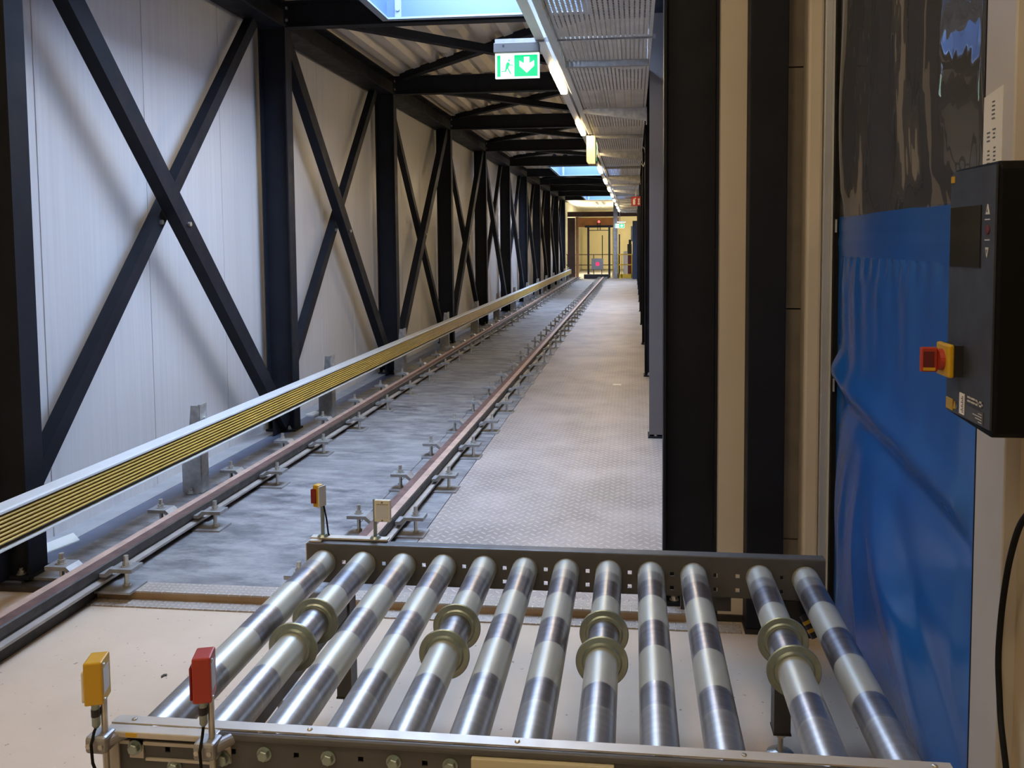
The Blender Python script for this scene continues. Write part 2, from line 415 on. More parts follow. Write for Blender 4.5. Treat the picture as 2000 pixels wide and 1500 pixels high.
BOLT = bolt_mesh('bolt', .012, .014, 'zinc_bolt', shank=.012)
side_words = {'l': 'left panel wall', 'r': 'right side under the cable tray'}
def column(k, side):
    yc = COLY[k]; x0, x1 = (XL0, XL1) if side == 'l' else (XR0, XR1)
    xm = (x0+x1)/2
    t_ = thing('steel_column', '%s dark steel column from the hall along the %s' % (ORD[k], side_words[side]), 'column', (xm, yc, UF), 'dark steel columns of the %s' % side_words[side])
    mb = MB(); ibeam_z(mb, x0, x1, yc, .12, .011, .008, UF+.016, CB if side == 'l' else CB); mb.build('shaft', 'steel_anthracite', t_)
    MB().box(x0-.012, x1+.012, yc-.085, yc+.085, UF+.002, UF+.016).build('base_plate', 'steel_anthracite', t_)
    if k < 5:
        for dx in (-.065, .065):
            for dy in (-.05, .05): inst(BOLT, t_, (xm+dx, yc+dy, UF+.016), 'bolt')
        g = MB().box(xm-.006 if side == 'r' else x1-.10, xm+.006 if side == 'r' else x1-.088, yc-.26, yc-.06, UF+.004, UF+.30)
        if side == 'l' : g.build('gusset_plate', 'steel_anthracite', t_)
    return t_
for k in range(11): column(k, 'l')
for k in range(11):
    o = column(k, 'r')
    if k == 1: tag(MB().box(XR0-.004, XR1, COLY[1]-.075, COLY[1]-.062, UF+.03, CB).build('cover_plate', 'grey_primer', o), 'grey cover plate')

# top chords, cross beams
def ibeam_y(mb, xc, w, z0, z1, y0, y1, tf=.014, tw=.009):
    mb.prism([(xc-w/2, z0), (xc+w/2, z0), (xc+w/2, z0+tf), (xc+tw/2, z0+tf), (xc+tw/2, z1-tf), (xc+w/2, z1-tf), (xc+w/2, z1), (xc-w/2, z1), (xc-w/2, z1-tf), (xc-tw/2, z1-tf), (xc-tw/2, z0+tf), (xc-w/2, z0+tf)], 'y', y0, y1)
def ibeam_x(mb, yc, w, z0, z1, x0, x1, tf=.010, tw=.007):
    mb.prism([(yc-w/2, z0), (yc+w/2, z0), (yc+w/2, z0+tf), (yc+tw/2, z0+tf), (yc+tw/2, z1-tf), (yc+w/2, z1-tf), (yc+w/2, z1), (yc-w/2, z1), (yc-w/2, z1-tf), (yc-tw/2, z1-tf), (yc-tw/2, z0+tf), (yc-w/2, z0+tf)], 'x', x0, x1)
for side, xc in (('left', (XL0+XL1)/2), ('right', (XR0+XR1)/2)):
    t_ = thing('roof_chord', 'long dark steel beam running under the roof above the %s columns' % side, 'beam', (xc, 3.43, CB), 'roof edge beams')
    mb = MB(); ibeam_y(mb, xc, .225, CB, CT, 3.43, END-.05); mb.build('beam', 'steel_anthracite', t_)
for k in range(11):
    yc = COLY[k]
    t_ = thing('cross_beam', '%s dark steel roof beam from the hall spanning the corridor' % ORD[k], 'beam', (-1.3, yc, CB), 'roof cross beams')
    mb = MB(); ibeam_x(mb, yc, .10, CB, CB+.21, XL1, XR0); mb.build('beam', 'steel_anthracite', t_)
    if k < 5:
        MB().box(XL1+.001, XL1+.012, yc-.075, yc+.075, CB+.02, CB+.19).build('end_plate', 'steel_anthracite', t_)
        for dz in (.055, .15):
            MB().lathe([(.013, 0), (.013, .012)], (XL1+.012, yc-.055, CB+dz), (1, 0, 0), 6).build('bolt', 'zinc_bolt', t_)

# diagonal wall braces (angle sections)
def brace(p, q, xf, depth, w, side, label, bolts=True):
    (y0, z0), (y1, z1) = p, q; d = Vector((0, y1-y0, z1-z0)).normalized(); nrm = Vector((0, -d.z, d.y))   # in-plane normal
    if nrm.y > 0: nrm = -nrm                                  # towards the camera end
    th = .011
    A, B = Vector((xf, y0, z0)), Vector((xf, y1, z1))
    t_ = thing('diagonal_brace', label, 'brace', (xf-depth/2, min((z0, y0), (z1, y1))[1], min(z0, z1)), 'diagonal wall braces')
    def plank(a, b, o1, o2, dx0, dx1):
        mb = MB(); vs = []
        for pnt in (a, b):
            for o_, x_ in ((o1, dx0), (o2, dx0), (o2, dx1), (o1, dx1)): vs.append(pnt + nrm*o_ + Vector((x_, 0, 0)))
        return mb.add(vs, [(0,1,2,3), (7,6,5,4), (0,4,5,1), (1,5,6,2), (2,6,7,3), (3,7,4,0)])
    plank(A, B, -w/2, w/2, -th, 0).build('front_leg', 'steel_anthracite', t_)
    plank(A, B, w/2-th, w/2, -depth, -th).build('side_leg', 'steel_anthracite', t_)
    if bolts:
        M = A.lerp(B, .5); MB().lathe([(.016, 0), (.016, .014)], M + Vector((0, 0, 0)), (1, 0, 0), 6).build('bolt', 'zinc_bolt', t_)
for k in range(10):
    y0, y1 = COLY[k], COLY[k+1]
    if k in (2, 3):
        brace((y0+.30, 3.36), (y1+.02, .12), -2.962, .075, .085, 1, 'dark steel angle brace sloping behind its twin to the foot of the %s left column' % ORD[k+1], True)
        brace((y0+.09, .12), (y1-.07, 3.36), -2.872, .085, .125, 1, 'dark steel angle brace rising in front to the head of the %s left column' % ORD[k+1], True)
        continue
    brace((y0+.07, 3.36), (y1-.09, .12), -2.872, .085, .125, 1, 'dark steel angle brace sloping down to the foot of the %s left column' % ORD[k+1], k < 6)
    brace((y0-.06, .14), (y1-.30, 3.36), -2.962, .075, .085, 1, 'dark steel angle brace rising behind its twin to the head of the %s left column' % ORD[k+1], k < 6)

# flat braces under the roof deck
def bar3(mb, A, B, w, h):
    A, B = Vector(A), Vector(B); d = (B-A).normalized(); s_ = d.cross(Vector((0, 0, 1))).normalized()
    vs = [p + s_*sx*w/2 + Vector((0, 0, sz)) for p in (A, B) for sx, sz in ((-1, 0), (1, 0), (1, h), (-1, h))]
    return mb.add(vs, [(0,1,2,3), (7,6,5,4), (0,4,5,1), (1,5,6,2), (2,6,7,3), (3,7,4,0)])
for k in (1, 2, 3, 4, 6, 7, 8):
    y0, y1 = COLY[k]+.07, COLY[k+1]-.07
    for j, (xa, xb, zz) in enumerate(((XL1+.15, XR0-.05, CB+.075), (XR0-.05, XL1+.12, CB+.16))):
        o = bar3(MB(), (xa, y0, zz), (xb, y1, zz), .085, .075).build('roof_brace', 'steel_anthracite')
        o.location = (0, 0, 0)
        tag(o, 'dark roof brace crossing bay between %s and %s beams, starting %s' % (ORD[k], ORD[k+1], ('at the left wall', 'at the cable tray')[j]), 'brace', 'roof cross braces')

# roof lights: liner, lip and sky pane
names = {0: 'nearest the hall', 5: 'halfway down the corridor', 9: 'at the far end of the corridor'}
for k in SKYB:
    a, b = COLY[k]+.28, COLY[k+1]-.14
    t_ = thing('roof_light', 'blue-lit rectangular roof light opening %s' % names[k], 'skylight', ((SX0+SX1)/2, (a+b)/2, 3.385), 'roof lights')
    zb, zt, th = 3.385, 4.02, .03
    for nm, bx in (('liner_panel', (SX0, SX1, b-th, b)), ('liner_panel', (SX0, SX1, a, a+th)), ('liner_panel', (SX0, SX0+th, a+th, b-th)), ('liner_panel', (SX1-th, SX1, a+th, b-th))):
        MB().box(*bx, zb, zt).build(nm, 'skylight_liner', t_)
    lip = MB(); lip.box(SX0-.015, SX1+.015, b-.045, b+.01, zb-.014, zb); lip.box(SX0-.015, SX1+.015, a-.01, a+.045, zb-.014, zb); lip.box(SX0-.015, SX0+.045, a+.045, b-.045, zb-.014, zb); lip.box(SX1-.045, SX1+.015, a+.045, b-.045, zb-.014, zb)
    lip.build('lip_frame', 'liner_lip', t_)
    for dx in (.10, ): MB().box(SX0+dx, SX0+dx+.05, b-th-.012, b-th, zb, zt-.05).build('liner_strap', 'liner_lip', t_); MB().lathe([(.016, 0), (.016, .012)], (SX0+dx+.025, b-th-.012, zb+.06), (0, -1, 0), 12).build('bolt', 'liner_lip', t_)
    MB().box(SX0, SX1, a, b, zt, zt+.02).build('pane', 'sky_pane', t_)

# ------------------------------------------------------------------ running rails with clips
CLIP_Y = [4.225 + .797*k for k in range(-1, 40)]
def clip_parts(s, zf=UF):
    """bent clamp for side s (+1 right): origin at rail axis on the floor"""
    mb = MB()
    mb.prism([(s*.056, .066), (s*.088, .066), (s*.114, .088), (s*.210, .088), (s*.210, .106), (s*.106, .106), (s*.080, .082), (s*.056, .082)], 'y', -.045, .045)
    c = mb.build('rail_clip', 'galvanised_dull'); COL.objects.unlink(c)
    c['label'] = 'galvanised bent rail clip'
    p = MB().box(s*.045, s*.215, -.068, .068, 0, .010).build('base_plate', 'galvanised_dull'); COL.objects.unlink(p)
    b = MB(); b.lathe([(.023, .106), (.023, .110)], (s*.158, 0, 0), (0, 0, 1), 14); b.lathe([(.0165, .110), (.0165, .126)], (s*.158, 0, 0), (0, 0, 1), 6)
    b.lathe([(.0105, .126), (.0105, .126+.028)], (s*.158, 0, 0), (0, 0, 1), 12); b.lathe([(.0105, .010), (.0105, .092)], (s*.158, 0, 0), (0, 0, 1), 10); b.lathe([(.018, .010), (.018, .022)], (s*.158, 0, 0), (0, 0, 1), 6)
    b = b.build('bolt', 'zinc_bolt'); COL.objects.unlink(b)
    return c, p, b
CL = {s: clip_parts(s) for s in (-1, 1)}
def rail(xc, y0, label):
    t_ = thing('crane_rail', label, 'rail', (xc, y0, UF), 'floor rails')
    zt, zf = .150, .085
    prof = [(-.078, zf-.010), (.078, zf-.010), (.078, zf+.002), (.044, zf+.006), (.044, zf+.016), (.052, zf+.022), (.052, zt-.006), (.046, zt), (-.046, zt), (-.052, zt-.006), (-.052, zf+.022), (-.044, zf+.016), (-.044, zf+.006), (-.078, zf+.002)]
    mb = MB(); mb.prism([(xc+a, z) for a, z in prof], 'y', y0, END-.3)
    mb.m = [0]*len(mb.m)
    nf = len(prof)
    mb.m[2+1] = 1; mb.m[2+2] = 1; mb.m[2+7] = 2; mb.m[2+8] = 2
    mb.build('rail_section', ['rail_side', 'rail_foot_lit', 'rail_rust'], t_)
    MB().box(*((xc+.002, xc+.0465) if xc > -2 else (xc-.0465, xc-.006)), y0, END-.3, zt, zt+.0012).build('worn_running_strip', 'rail_worn', t_)
    MB().box(xc-.03, xc+.03, y0, END-.3, UF if y0 > 3 else .0, zf-.010).build('grout_bed', 'rail_side', t_)
    for i, y in enumerate(CLIP_Y):
        if y < 3.2: continue
        for s in (-1, 1):
            c, p, b = CL[s]
            if y < 3.5 and s == 1 and xc > -2: continue
            co = inst(c, t_, (xc, y, UF), 'rail_clip')
            if y < 30: 
                inst(p, co, (xc, y, UF), 'base_plate'); inst(b, co, (xc, y, UF), 'bolt')
rail(-2.46, -4.5, 'rusty floor rail nearest the yellow conductor bar')
rail(-1.325, 3.50, 'rusty floor rail beside the tread plate walkway')

# ------------------------------------------------------------------ yellow conductor bar on posts
t_ = thing('conductor_bar', 'long yellow ribbed conductor bar running beside the left rail', 'conductor bar', (-2.64, 2.2, .34))
z0, z1, xf = .335, .508, -2.62
MB().box(xf-.075, xf-.02, 1.2, END-1.2, z0+.01, z1-.012).build('backing', 'bar_groove', t_)
MB().prism([(xf-.075, z1-.010), (xf-.075, z1), (xf-.004, z1-.004), (xf+.004, z1-.010), (xf+.004, z1-.020), (xf-.002, z1-.020), (xf-.002, z1-.012), (xf-.06, z1-.010)], 'y', 1.2, END-1.2).build('top_cover', 'pale_grey', t_)
MB().box(xf-.07, xf+.008, 1.2, END-1.2, z0-.003, z0+.003).build('bottom_lip', 'pale_grey', t_)
for i in range(7):
    zz = z0+.024 + i*.0178
    MB().prism([(xf-.02, zz), (xf-.002, zz+.001), (xf, zz+.003), (xf, zz+.008), (xf-.002, zz+.010), (xf-.02, zz+.011)], 'y', 1.2, END-1.2).build('conductor_strip', 'yellow_bar', t_)
def bar_post(y, i):
    xc = -2.755
    t_ = thing('bar_post', 'tapered galvanised post, %s from the hall, carrying the conductor bar' % ORD[i], 'post', (xc, y, UF), 'conductor bar posts')
    pr = [(xc-.075, UF+.006), (xc+.05, UF+.006), (xc+.045, .60), (xc-.005, .60), (xc-.03, .36), (xc-.075, .22)]
    MB().prism(pr, 'y', y-.04, y-.033).build('side_plate', 'galvanised', t_)
    MB().box(xc+.038, xc+.052, y-.033, y+.05, UF+.006, .605).build('front_plate', 'galvanised', t_)
    MB().box(xc-.05, xc+.03, y-.06, y+.06, UF, UF+.006).build('foot_plate', 'galvanised_dull', t_)
    inst(BOLT, t_, (xc-.015, y-.05, UF+.006), 'bolt')
    MB().tube((xc+.03, y+.02, .515), (-2.698, y+.02, .515), .008).build('clamp_pin', 'zinc_bolt', t_)
    MB().box(xc+.052, -2.697, y-.01, y+.04, .40, .46).build('bar_bracket', 'galvanised_dull', t_)
for i, y in enumerate((4.85, 7.10, 9.45, 11.75, 14.05, 16.35, 18.65, 20.95, 23.25, 25.55, 27.85, 30.15, 32.45, 34.2)): bar_post(y, i)

# ------------------------------------------------------------------ cable tray, arms, duct, lamps
TX0, TX1, TZ = -.475, .112, 2.885
t_ = thing('cable_tray', 'wide perforated galvanised cable tray running under the roof', 'cable tray', ((TX0+TX1)/2, 3.8, TZ))
ty = [3.2, 5.55, 8.5, 11.5, 14.5, 17.5, 20.5, 23.5, 26.5, 29.5, 32.5, END-.4]
for a, b in zip(ty[:-1], ty[1:]): MB().add([(TX0, a+.003, TZ), (TX1, a+.003, TZ), (TX1, b-.003, TZ), (TX0, b-.003, TZ)], [(0, 1, 2, 3)]).box(TX0, TX0+.002, a+.003, b-.003, TZ, TZ+.006).build('tray_floor', 'tray_perforated', t_)
MB().box(TX0-.002, TX0, 3.2, END-.4, TZ, TZ+.06).build('side_wall', 'galvanised', t_)
MB().box(TX1, TX1+.002, 3.2, END-.4, TZ, TZ+.06).build('side_wall', 'galvanised', t_)
ays = [5.85, 7.92, 9.86, 11.75, 13.85, 15.95, 18.0, 20.0, 22.0, 24.0, 26.0, 28.0, 30.0, 32.0, 34.0]
for i, y in enumerate(ays):
    if i % 2:
        t_ = thing('tray_bracket', 'tapered galvanised bracket, %s from the hall, under the cable tray' % ORD[i], 'bracket', (XR0, y, TZ-.1), 'brackets under the cable tray')
        MB().prism([(TX0-.01, TZ-.042), (TX0-.01, TZ-.004), (XR0-.002, TZ-.004), (XR0-.002, TZ-.125)], 'y', y, y+.004).build('arm_web', 'galvanised', t_)
        MB().prism([(TX0-.01, TZ-.042), (XR0-.002, TZ-.125), (XR0-.002, TZ-.128), (TX0-.01, TZ-.045)], 'y', y-.02, y+.03).build('arm_flange', 'galvanised', t_)
        MB().box(XR0-.012, XR0-.002, y-.045, y+.05, TZ-.16, TZ-.004).build('head_plate', 'galvanised_dull', t_)
    else:
        t_ = thing('tray_bracket', 'straight channel bracket, %s from the hall, under the cable tray' % ORD[i], 'bracket', (XR0, y, TZ-.05), 'brackets under the cable tray')
        MB().box(TX0-.005, XR0-.02, y, y+.003, TZ-.045, TZ-.004).build('arm_web', 'galvanised_dull', t_)
        MB().box(TX0-.005, XR0-.02, y+.003, y+.045, TZ-.045, TZ-.041).build('arm_flange', 'galvanised_dull', t_)
        MB().tube((XR0-.028, y+.025, TZ-.05), (XR0-.028, y+.025, CB), .006).build('hanger_rod', 'zinc_bolt', t_)
t_ = thing('cable_duct', 'pale closed cable duct along the left edge of the cable tray', 'cable duct', (-.5, 3.2, 2.88))
MB().box(-.535, -.482, 3.2, 9.7, 2.872, 2.94).build('duct', 'pale_grey', t_, bevel=.006)
MB().box(-.53, -.487, 10.2, END-.4, 2.88, 2.93).build('duct', 'pale_grey', t_)
for i in range(3): MB().box(-.482, -.478, 4.45+i*.17, 4.53+i*.17, 2.855, 2.90).build('clip', 'cream_plate', t_)
for i in range(3): MB().box(-.482, -.478, 5.36+i*.16, 5.46+i*.16, 2.85, 2.895).build('clip', 'reflector_white', t_)
LX = -.592
t_ = thing('light_trunking', 'long white light trunking with glowing led modules under the roof', 'light', (LX, 3.0, 2.9), None)
MB().prism([(LX-.030, 2.888), (LX+.030, 2.888), (LX+.030, 2.94), (LX-.030, 2.94)], 'y', 3.0, END-.6).build('trunk', 'white_paint', t_)
for i, y in enumerate((6.09, 8.80, 11.45, 14.1, 16.8, 19.4, 22.0, 24.6, 27.2, 29.8, 32.4)):
    MB().box(LX-.024, LX+.024, y, y+.95, 2.868, 2.888).build('led_module', 'led_light', t_)
for y in (4.6, 7.9, 11.0, 15, 19, 23, 27, 31): MB().tube((LX, y, 2.94), (LX, y, 3.60), .004, n=6).build('hanger_wire', 'zinc_bolt', t_)
t_ = thing('junction_box', 'white enclosure hanging beside the light trunking below the tray', 'box', (-.52, 9.8, 2.52))
MB().prism([(-.555, 2.56), (-.535, 2.53), (-.45, 2.53), (-.45, 2.86), (-.555, 2.86)], 'y', 9.72, 9.92).build('housing', 'cream_plate', t_, bevel=.005)
MB().box(-.449, -.43, 9.74, 9.90, 2.56, 2.80).build('terminal_side', 'green_dark', t_)
MB().path([(-.44, 9.75, 2.80), (-.425, 9.72, 2.72), (-.43, 9.72, 2.64), (-.44, 9.75, 2.60)], .005).build('loose_wire', 'white_paint', t_)
o = MB().path([(.10, 10.8, 2.86), (.14, 10.72, 2.80), (.15, 10.7, 2.66), (.12, 10.7, 2.58), (.10, 10.75, 2.62)], .006).build('wire_loop', 'white_paint'); tag(o, 'thin white wire loop hanging beside the right columns', 'wire')

# exit sign hanging from its arm
def exit_sign(x0, x1, zb, zt, y, label, arrow, house):
    t_ = thing('exit_sign', label, 'sign', ((x0+x1)/2, y, zb)); W, H = x1-x0, zt-zb
    MB().box(x0, x1, y, y+.012, zb, zt).build('light_panel', 'sign_white', t_)
    X = lambda a: x0+a*W; Zz = lambda b: zt-b*H; yy = y-.0015
    def poly(name, pts, mat, dy=0): return MB().prism([(X(a), Zz(b)) for a, b in pts], 'y', yy-.001-dy, y-.0002-dy).build(name, mat, t_)
    poly('green_field', [(.02, .035), (.10, .035), (.10, .965), (.02, .965)], 'sign_green')
    poly('green_field', [(.43, .035), (.98, .035), (.98, .965), (.43, .965)], 'sign_green')
    if arrow == 'down': pts = [(.66, .12), (.79, .12), (.79, .40), (.90, .28), (.90, .52), (.725, .82), (.55, .52), (.55, .28), (.66, .40)]
    else: pts = [(.52, .40), (.70, .40), (.62, .2), (.74, .2), (.92, .5), (.74, .8), (.62, .8), (.70, .6), (.52, .6)]
    poly('arrow', pts, 'sign_white', .0016)
    g = 'sign_green'
    poly('figure_body', [(.265, .33), (.315, .36), (.30, .52), (.265, .62), (.22, .60), (.235, .42)], g)
    poly('figure_leg', [(.225, .58), (.255, .62), (.235, .745), (.12, .745), (.12, .715), (.205, .71)], g)
    poly('figure_leg', [(.255, .58), (.285, .58), (.36, .85), (.335, .86)], g)
    poly('figure_arm', [(.305, .37), (.335, .45), (.40, .47), (.40, .50), (.315, .48), (.295, .42)], g)
    poly('figure_head', [(.305+.022*math.cos(i*math.pi/4), .26+.045*math.sin(i*math.pi/4)) for i in range(8)], g)
    fr = MB(); e = .006
    fr.box(x0-e, x0, y-.006, y+.014, zb-e, zt+e); fr.box(x1, x1+e, y-.006, y+.014, zb-e, zt+e); fr.box(x0, x1, y-.006, y+.014, zb-e, zb); fr.box(x0, x1, y-.006, y+.014, zt, zt+e)
    fr.build('frame', 'sign_white', t_)
    if house:
        MB().box(x0-.012, x1+.006, y-.03, y+.05, zt+.008, zt+.068).build('housing', 'housing_grey', t_, bevel=.003)
        MB().box(x0+.045, x0+.058, y-.0312, y-.03, zt+.040, zt+.055).build('test_button', 'black_plastic', t_)
    return t_
s_ = exit_sign(-.874, -.603, 2.659, 2.803, 5.25, 'green illuminated exit sign with running figure and down arrow', 'down', True)
t_ = thing('sign_arm', 'long galvanised strut under the tray carrying the exit sign', 'bracket', (XR0, 5.27, 2.87))
MB().box(-.88, XR0+.01, 5.24, 5.243, 2.874, 2.900).box(-.88, XR0+.01, 5.243, 5.28, 2.897, 2.900).build('strut', 'galvanised_dull', t_)
MB().tube((.09, 5.262, 2.90), (.09, 5.262, CB), .006).build('hanger_rod', 'zinc_bolt', t_)

# red extinguisher sign on the right-hand columns
t_ = thing('extinguisher_sign', 'small red fire equipment sign hanging below the cable tray', 'sign', (.04, 18.0, 2.4))
MB().box(-.055, .145, 18.0, 18.01, 2.405, 2.605).build('plate', 'sign_red', t_)
MB().box(-.02, .03, 17.996, 18.0, 2.43, 2.54).box(-.012, .022, 17.996, 18.0, 2.545, 2.56).box(.02, .045, 17.996, 18.0, 2.55, 2.575).build('extinguisher_symbol', 'print_light', t_)
MB().box(.085, .125, 17.996, 18.0, 2.43, 2.47).box(.09, .12, 17.996, 18.0, 2.48, 2.52).box(.085, .125, 17.996, 18.0, 2.53, 2.56).build('lettering', 'print_light', t_)
MB().box(.03, .06, 18.003, 18.008, 2.605, 2.88).build('hanger', 'galvanised_dull', t_)

# ------------------------------------------------------------------ roller conveyor
CX0, CX1 = -1.15, .63
RX = [-1.088, -.943, -.799, -.656, -.514, -.372, -.229, -.085, .057, .199, .415, .565]
RZ, RR = .483, .0445
conv = thing('roller_conveyor', 'steel roller conveyor with twelve zinc rollers in the foreground', 'conveyor', (-.26, 2.2, 0))
# far side rail: C profile with square punched holes (real openings)
def punched(mb, x0, x1, z0, z1, ya, yb, holes, mi=0):
    xs = sorted({x0, x1, *[h[0] for h in holes], *[h[1] for h in holes]}); zs = sorted({z0, z1, *[h[2] for h in holes], *[h[3] for h in holes]})
    hole = lambda a, b, c, d: any(h[0]-1e-6 <= a and b <= h[1]+1e-6 and h[2]-1e-6 <= c and d <= h[3]+1e-6 for h in holes)
    cells = {}
    for i in range(len(xs)-1):
        for j in range(len(zs)-1): cells[i, j] = not hole(xs[i], xs[i+1], zs[j], zs[j+1])
    for (i, j), on in cells.items():
        if not on: continue
        a, b, c, d = xs[i], xs[i+1], zs[j], zs[j+1]
        mb.add([(a, ya, c), (b, ya, c), (b, ya, d), (a, ya, d)], [(0, 1, 2, 3)], mi); mb.add([(a, yb, c), (b, yb, c), (b, yb, d), (a, yb, d)], [(3, 2, 1, 0)], mi)
        for di, dj, q in ((-1, 0, ((a, c), (a, d))), (1, 0, ((b, c), (b, d))), (0, -1, ((a, c), (b, c))), (0, 1, ((a, d), (b, d)))):
            if not cells.get((i+di, j+dj), False):
                (p, r), (s, u) = q; mb.add([(p, ya, r), (s, ya, u), (s, yb, u), (p, yb, r)], [(0, 1, 2, 3)], mi)
    return mb
holes = []
hx = [(a+b)/2 for a, b in zip(RX[:9], RX[1:10])] + [.272, .345, .490]
for i, x in enumerate(hx):
    holes.append((x-.0068, x+.0068, .478, .4916))
    if i > 3: holes.append((x-.0068, x+.0068, .430, .4436))
rf = punched(MB(), CX0, CX1, .412, .545, 2.728, 2.732, holes)
rf.prism([(2.728, .545), (2.7295, .5485), (2.734, .55), (2.768, .55), (2.768, .546), (2.735, .546), (2.732, .545)], 'x', CX0, CX1)
rf.box(CX0, CX1, 2.732, 2.768, .408, .412)
rf.build('side_rail', 'conveyor_grey', conv)
MB().box(CX0-.004, CX0, 2.73, 2.768, .408, .548).build('rail_end_cap', 'conveyor_trim', conv)
MB().box(CX0+.062, CX0+.092, 2.7265, 2.728, .455, .492).build('paper_label', 'paper', conv)
for i in range(4): MB().box(CX0+.072, CX0+.09, 2.7257, 2.7265, .460+i*.0075, .463+i*.0075).build('label_print', 'print_grey', conv)
# near side rail
holes = [(x-.006, x+.006, .497, .509) for x in [-.865, -.723, -.580, -.44, -.30, -.16, -.02, .12]] + [(-1.022, -1.010, .492, .504)]
rn = punched(MB(), CX0+.022, CX1, .40, .535, 1.632, 1.636, holes)
rn.build('side_rail', 'conveyor_grey', conv)
MB().prism([(1.626, .537), (1.628, .5425), (1.633, .545), (1.640, .545), (1.640, .541), (1.634, .541), (1.630, .537), (1.630, .531), (1.626, .531)], 'x', -.895, CX1).build('rail_lip', 'conveyor_grey', conv, bevel=.001)
MB().prism([(CX0, 1.640), (CX1-.012, 1.640), (CX1+.004, 1.652), (CX1+.004, 1.668), (CX0, 1.668)], 'z', .5455, .549).build('cover_strip', 'conveyor_trim', conv)
MB().box(CX0, -.895, 1.610, 1.640, .533, .5465).build('cover_fold', 'conveyor_trim', conv, bevel=.003)
MB().box(CX0+.02, -.90, 1.6315, 1.64, .512, .530).build('shadow_strip', 'black_plastic', conv)  # solid black strip painting in the shade beneath the cover fold
MB().box(CX0+.022, CX1, 1.645, 1.66, .40, .53).build('dark_backing', 'black_plastic', conv)  # black backing added so the punched holes look dark inside
MB().box(CX0, CX0+.022, 1.628, 1.668, .38, .545).build('rail_end_cap', 'conveyor_trim', conv)
for x in (-1.086, -.885): MB().box(x-.016, x+.016, 1.6275, 1.6315, .478, .516).build('bracket_tab', 'conveyor_trim', conv)
MB().box(-1.125, -.89, 1.6275, 1.6315, .508, .516).build('bracket_bar', 'conveyor_trim', conv)
MB().box(-1.065, -.905, 1.627, 1.6315, .4735, .4795).build('bracket_bar', 'conveyor_trim', conv)
MB().box(CX0+.052, CX0+.078, 1.6095, 1.611, .536, .5455).build('yellow_tag', 'yellow_plastic', conv)
hexb = MB().lathe([(.0165, 0), (.0165, .003)], (0, 0, 0), (0, -1, 0), 18).lathe([(.0125, .003), (.0125, .012), (.0105, .0135)], (0, 0, 0), (0, -1, 0), 6).build('hex_bolt', 'zinc_yellow'); COL.objects.unlink(hexb)
for x in [-1.088] + [a for a in (-.794, -.651, -.507, -.385)]: inst(hexb, conv, (x, 1.6275 if x < -1 else 1.632, .503), 'hex_bolt')
inst(hexb, conv, (-1.0, 1.632, .462), 'hex_bolt')
inst(hexb, conv, (-.885, 1.6275, .49), 'hex_bolt')
scr = MB().lathe([(.0062, 0), (.0055, .002), (.003, .0036)], (0, 0, 0), (0, 0, 1), 12).build('screw', 'zinc_bolt'); COL.objects.unlink(scr)
for x in (-1.105, -.70, -.245, .225, .60): inst(scr, conv, (x, 1.654, .549), 'screw')
MB().box(-.338, -.040, 1.618, 1.632, .36, .5285).build('cover_plate', 'cream_plate', conv, bevel=.002)
MB().box(.077, .192, 1.616, 1.632, .36, .5295).build('cover_plate', 'cream_plate', conv, bevel=.002)
# rollers
YN, YF = 1.668, 2.728
tube = MB().lathe([(.030, 0), (RR-.002, 0), (RR, .002), (RR, YF-YN-.004), (RR-.002, YF-YN-.002), (.030, YF-YN-.002)], (0, 0, 0), (0, 1, 0), 56)
protos = []
for i in range(3):
    o = tube.build('roller', 'roller_zinc_%d' % i, smooth=True); COL.objects.unlink(o); protos.append(o)
fprof = [(RR-.001, -.007), (.050, -.0065), (.054, -.003), (.0685, -.003), (.0705, -.001), (.0705, .002), (.0685, .004), (.054, .004), (.050, .010), (RR-.001, .012)]
flange = MB().lathe(fprof, (0, 0, 0), (0, 1, 0), 56).build('guide_flange', 'zinc_yellow', smooth=True); COL.objects.unlink(flange)
flange2 = MB().lathe([(r, -h) for r, h in fprof], (0, 0, 0), (0, 1, 0), 56).build('guide_flange', 'zinc_yellow', smooth=True); COL.objects.unlink(flange2)
for i, x in enumerate(RX):
    o = inst(protos[i % 3], conv, (x, YN+.001, RZ), 'roller')
    if i in (1, 4, 7, 10):
        inst(flange, o, (x, 2.286, RZ), 'guide_flange'); inst(flange2, o, (x, 2.128, RZ), 'guide_flange')
# legs, feet, cross members
def leg(x, y, s):
    MB().prism([(x-.025, y-.03), (x+.025, y-.03), (x+.025, y-.026), (x-.021, y-.026), (x-.021, y+.026), (x+.025, y+.026), (x+.025, y+.03), (x-.025, y+.03)] if s > 0 else
               [(x+.025, y-.03), (x-.025, y-.03), (x-.025, y-.026), (x+.021, y-.026), (x+.021, y+.026), (x-.025, y+.026), (x-.025, y+.03), (x+.025, y+.03)], 'z', .085, .412).build('leg', 'conveyor_grey', conv)
    MB().box(x-.027, x+.027, y-.032, y+.032, .080, .086).build('leg_foot_plate', 'rail_side', conv)
    MB().tube((x, y, .004), (x, y, .17), .0085).lathe([(.017, .062), (.017, .080)], (x, y, 0), (0, 0, 1), 6).lathe([(.017, .088), (.017, .104)], (x, y, 0), (0, 0, 1), 6).lathe([(.042, 0), (.042, .006), (.014, .016)], (x, y, 0), (0, 0, 1), 20).build('levelling_foot', 'zinc_bolt', conv)
for x, y, s in ((.455, 2.53, 1), (-.965, 2.60, -1), (.455, 1.72, 1), (-.965, 1.72, -1)): leg(x, y, s)
MB().box(-.94, .43, 2.60, 2.625, .20, .24).build('cross_member', 'conveyor_grey', conv) if False else None
for x in (.455, -.965): MB().box(x-.02, x+.02, 1.755, 2.56, .372, .412).build('cross_member', 'conveyor_grey', conv)
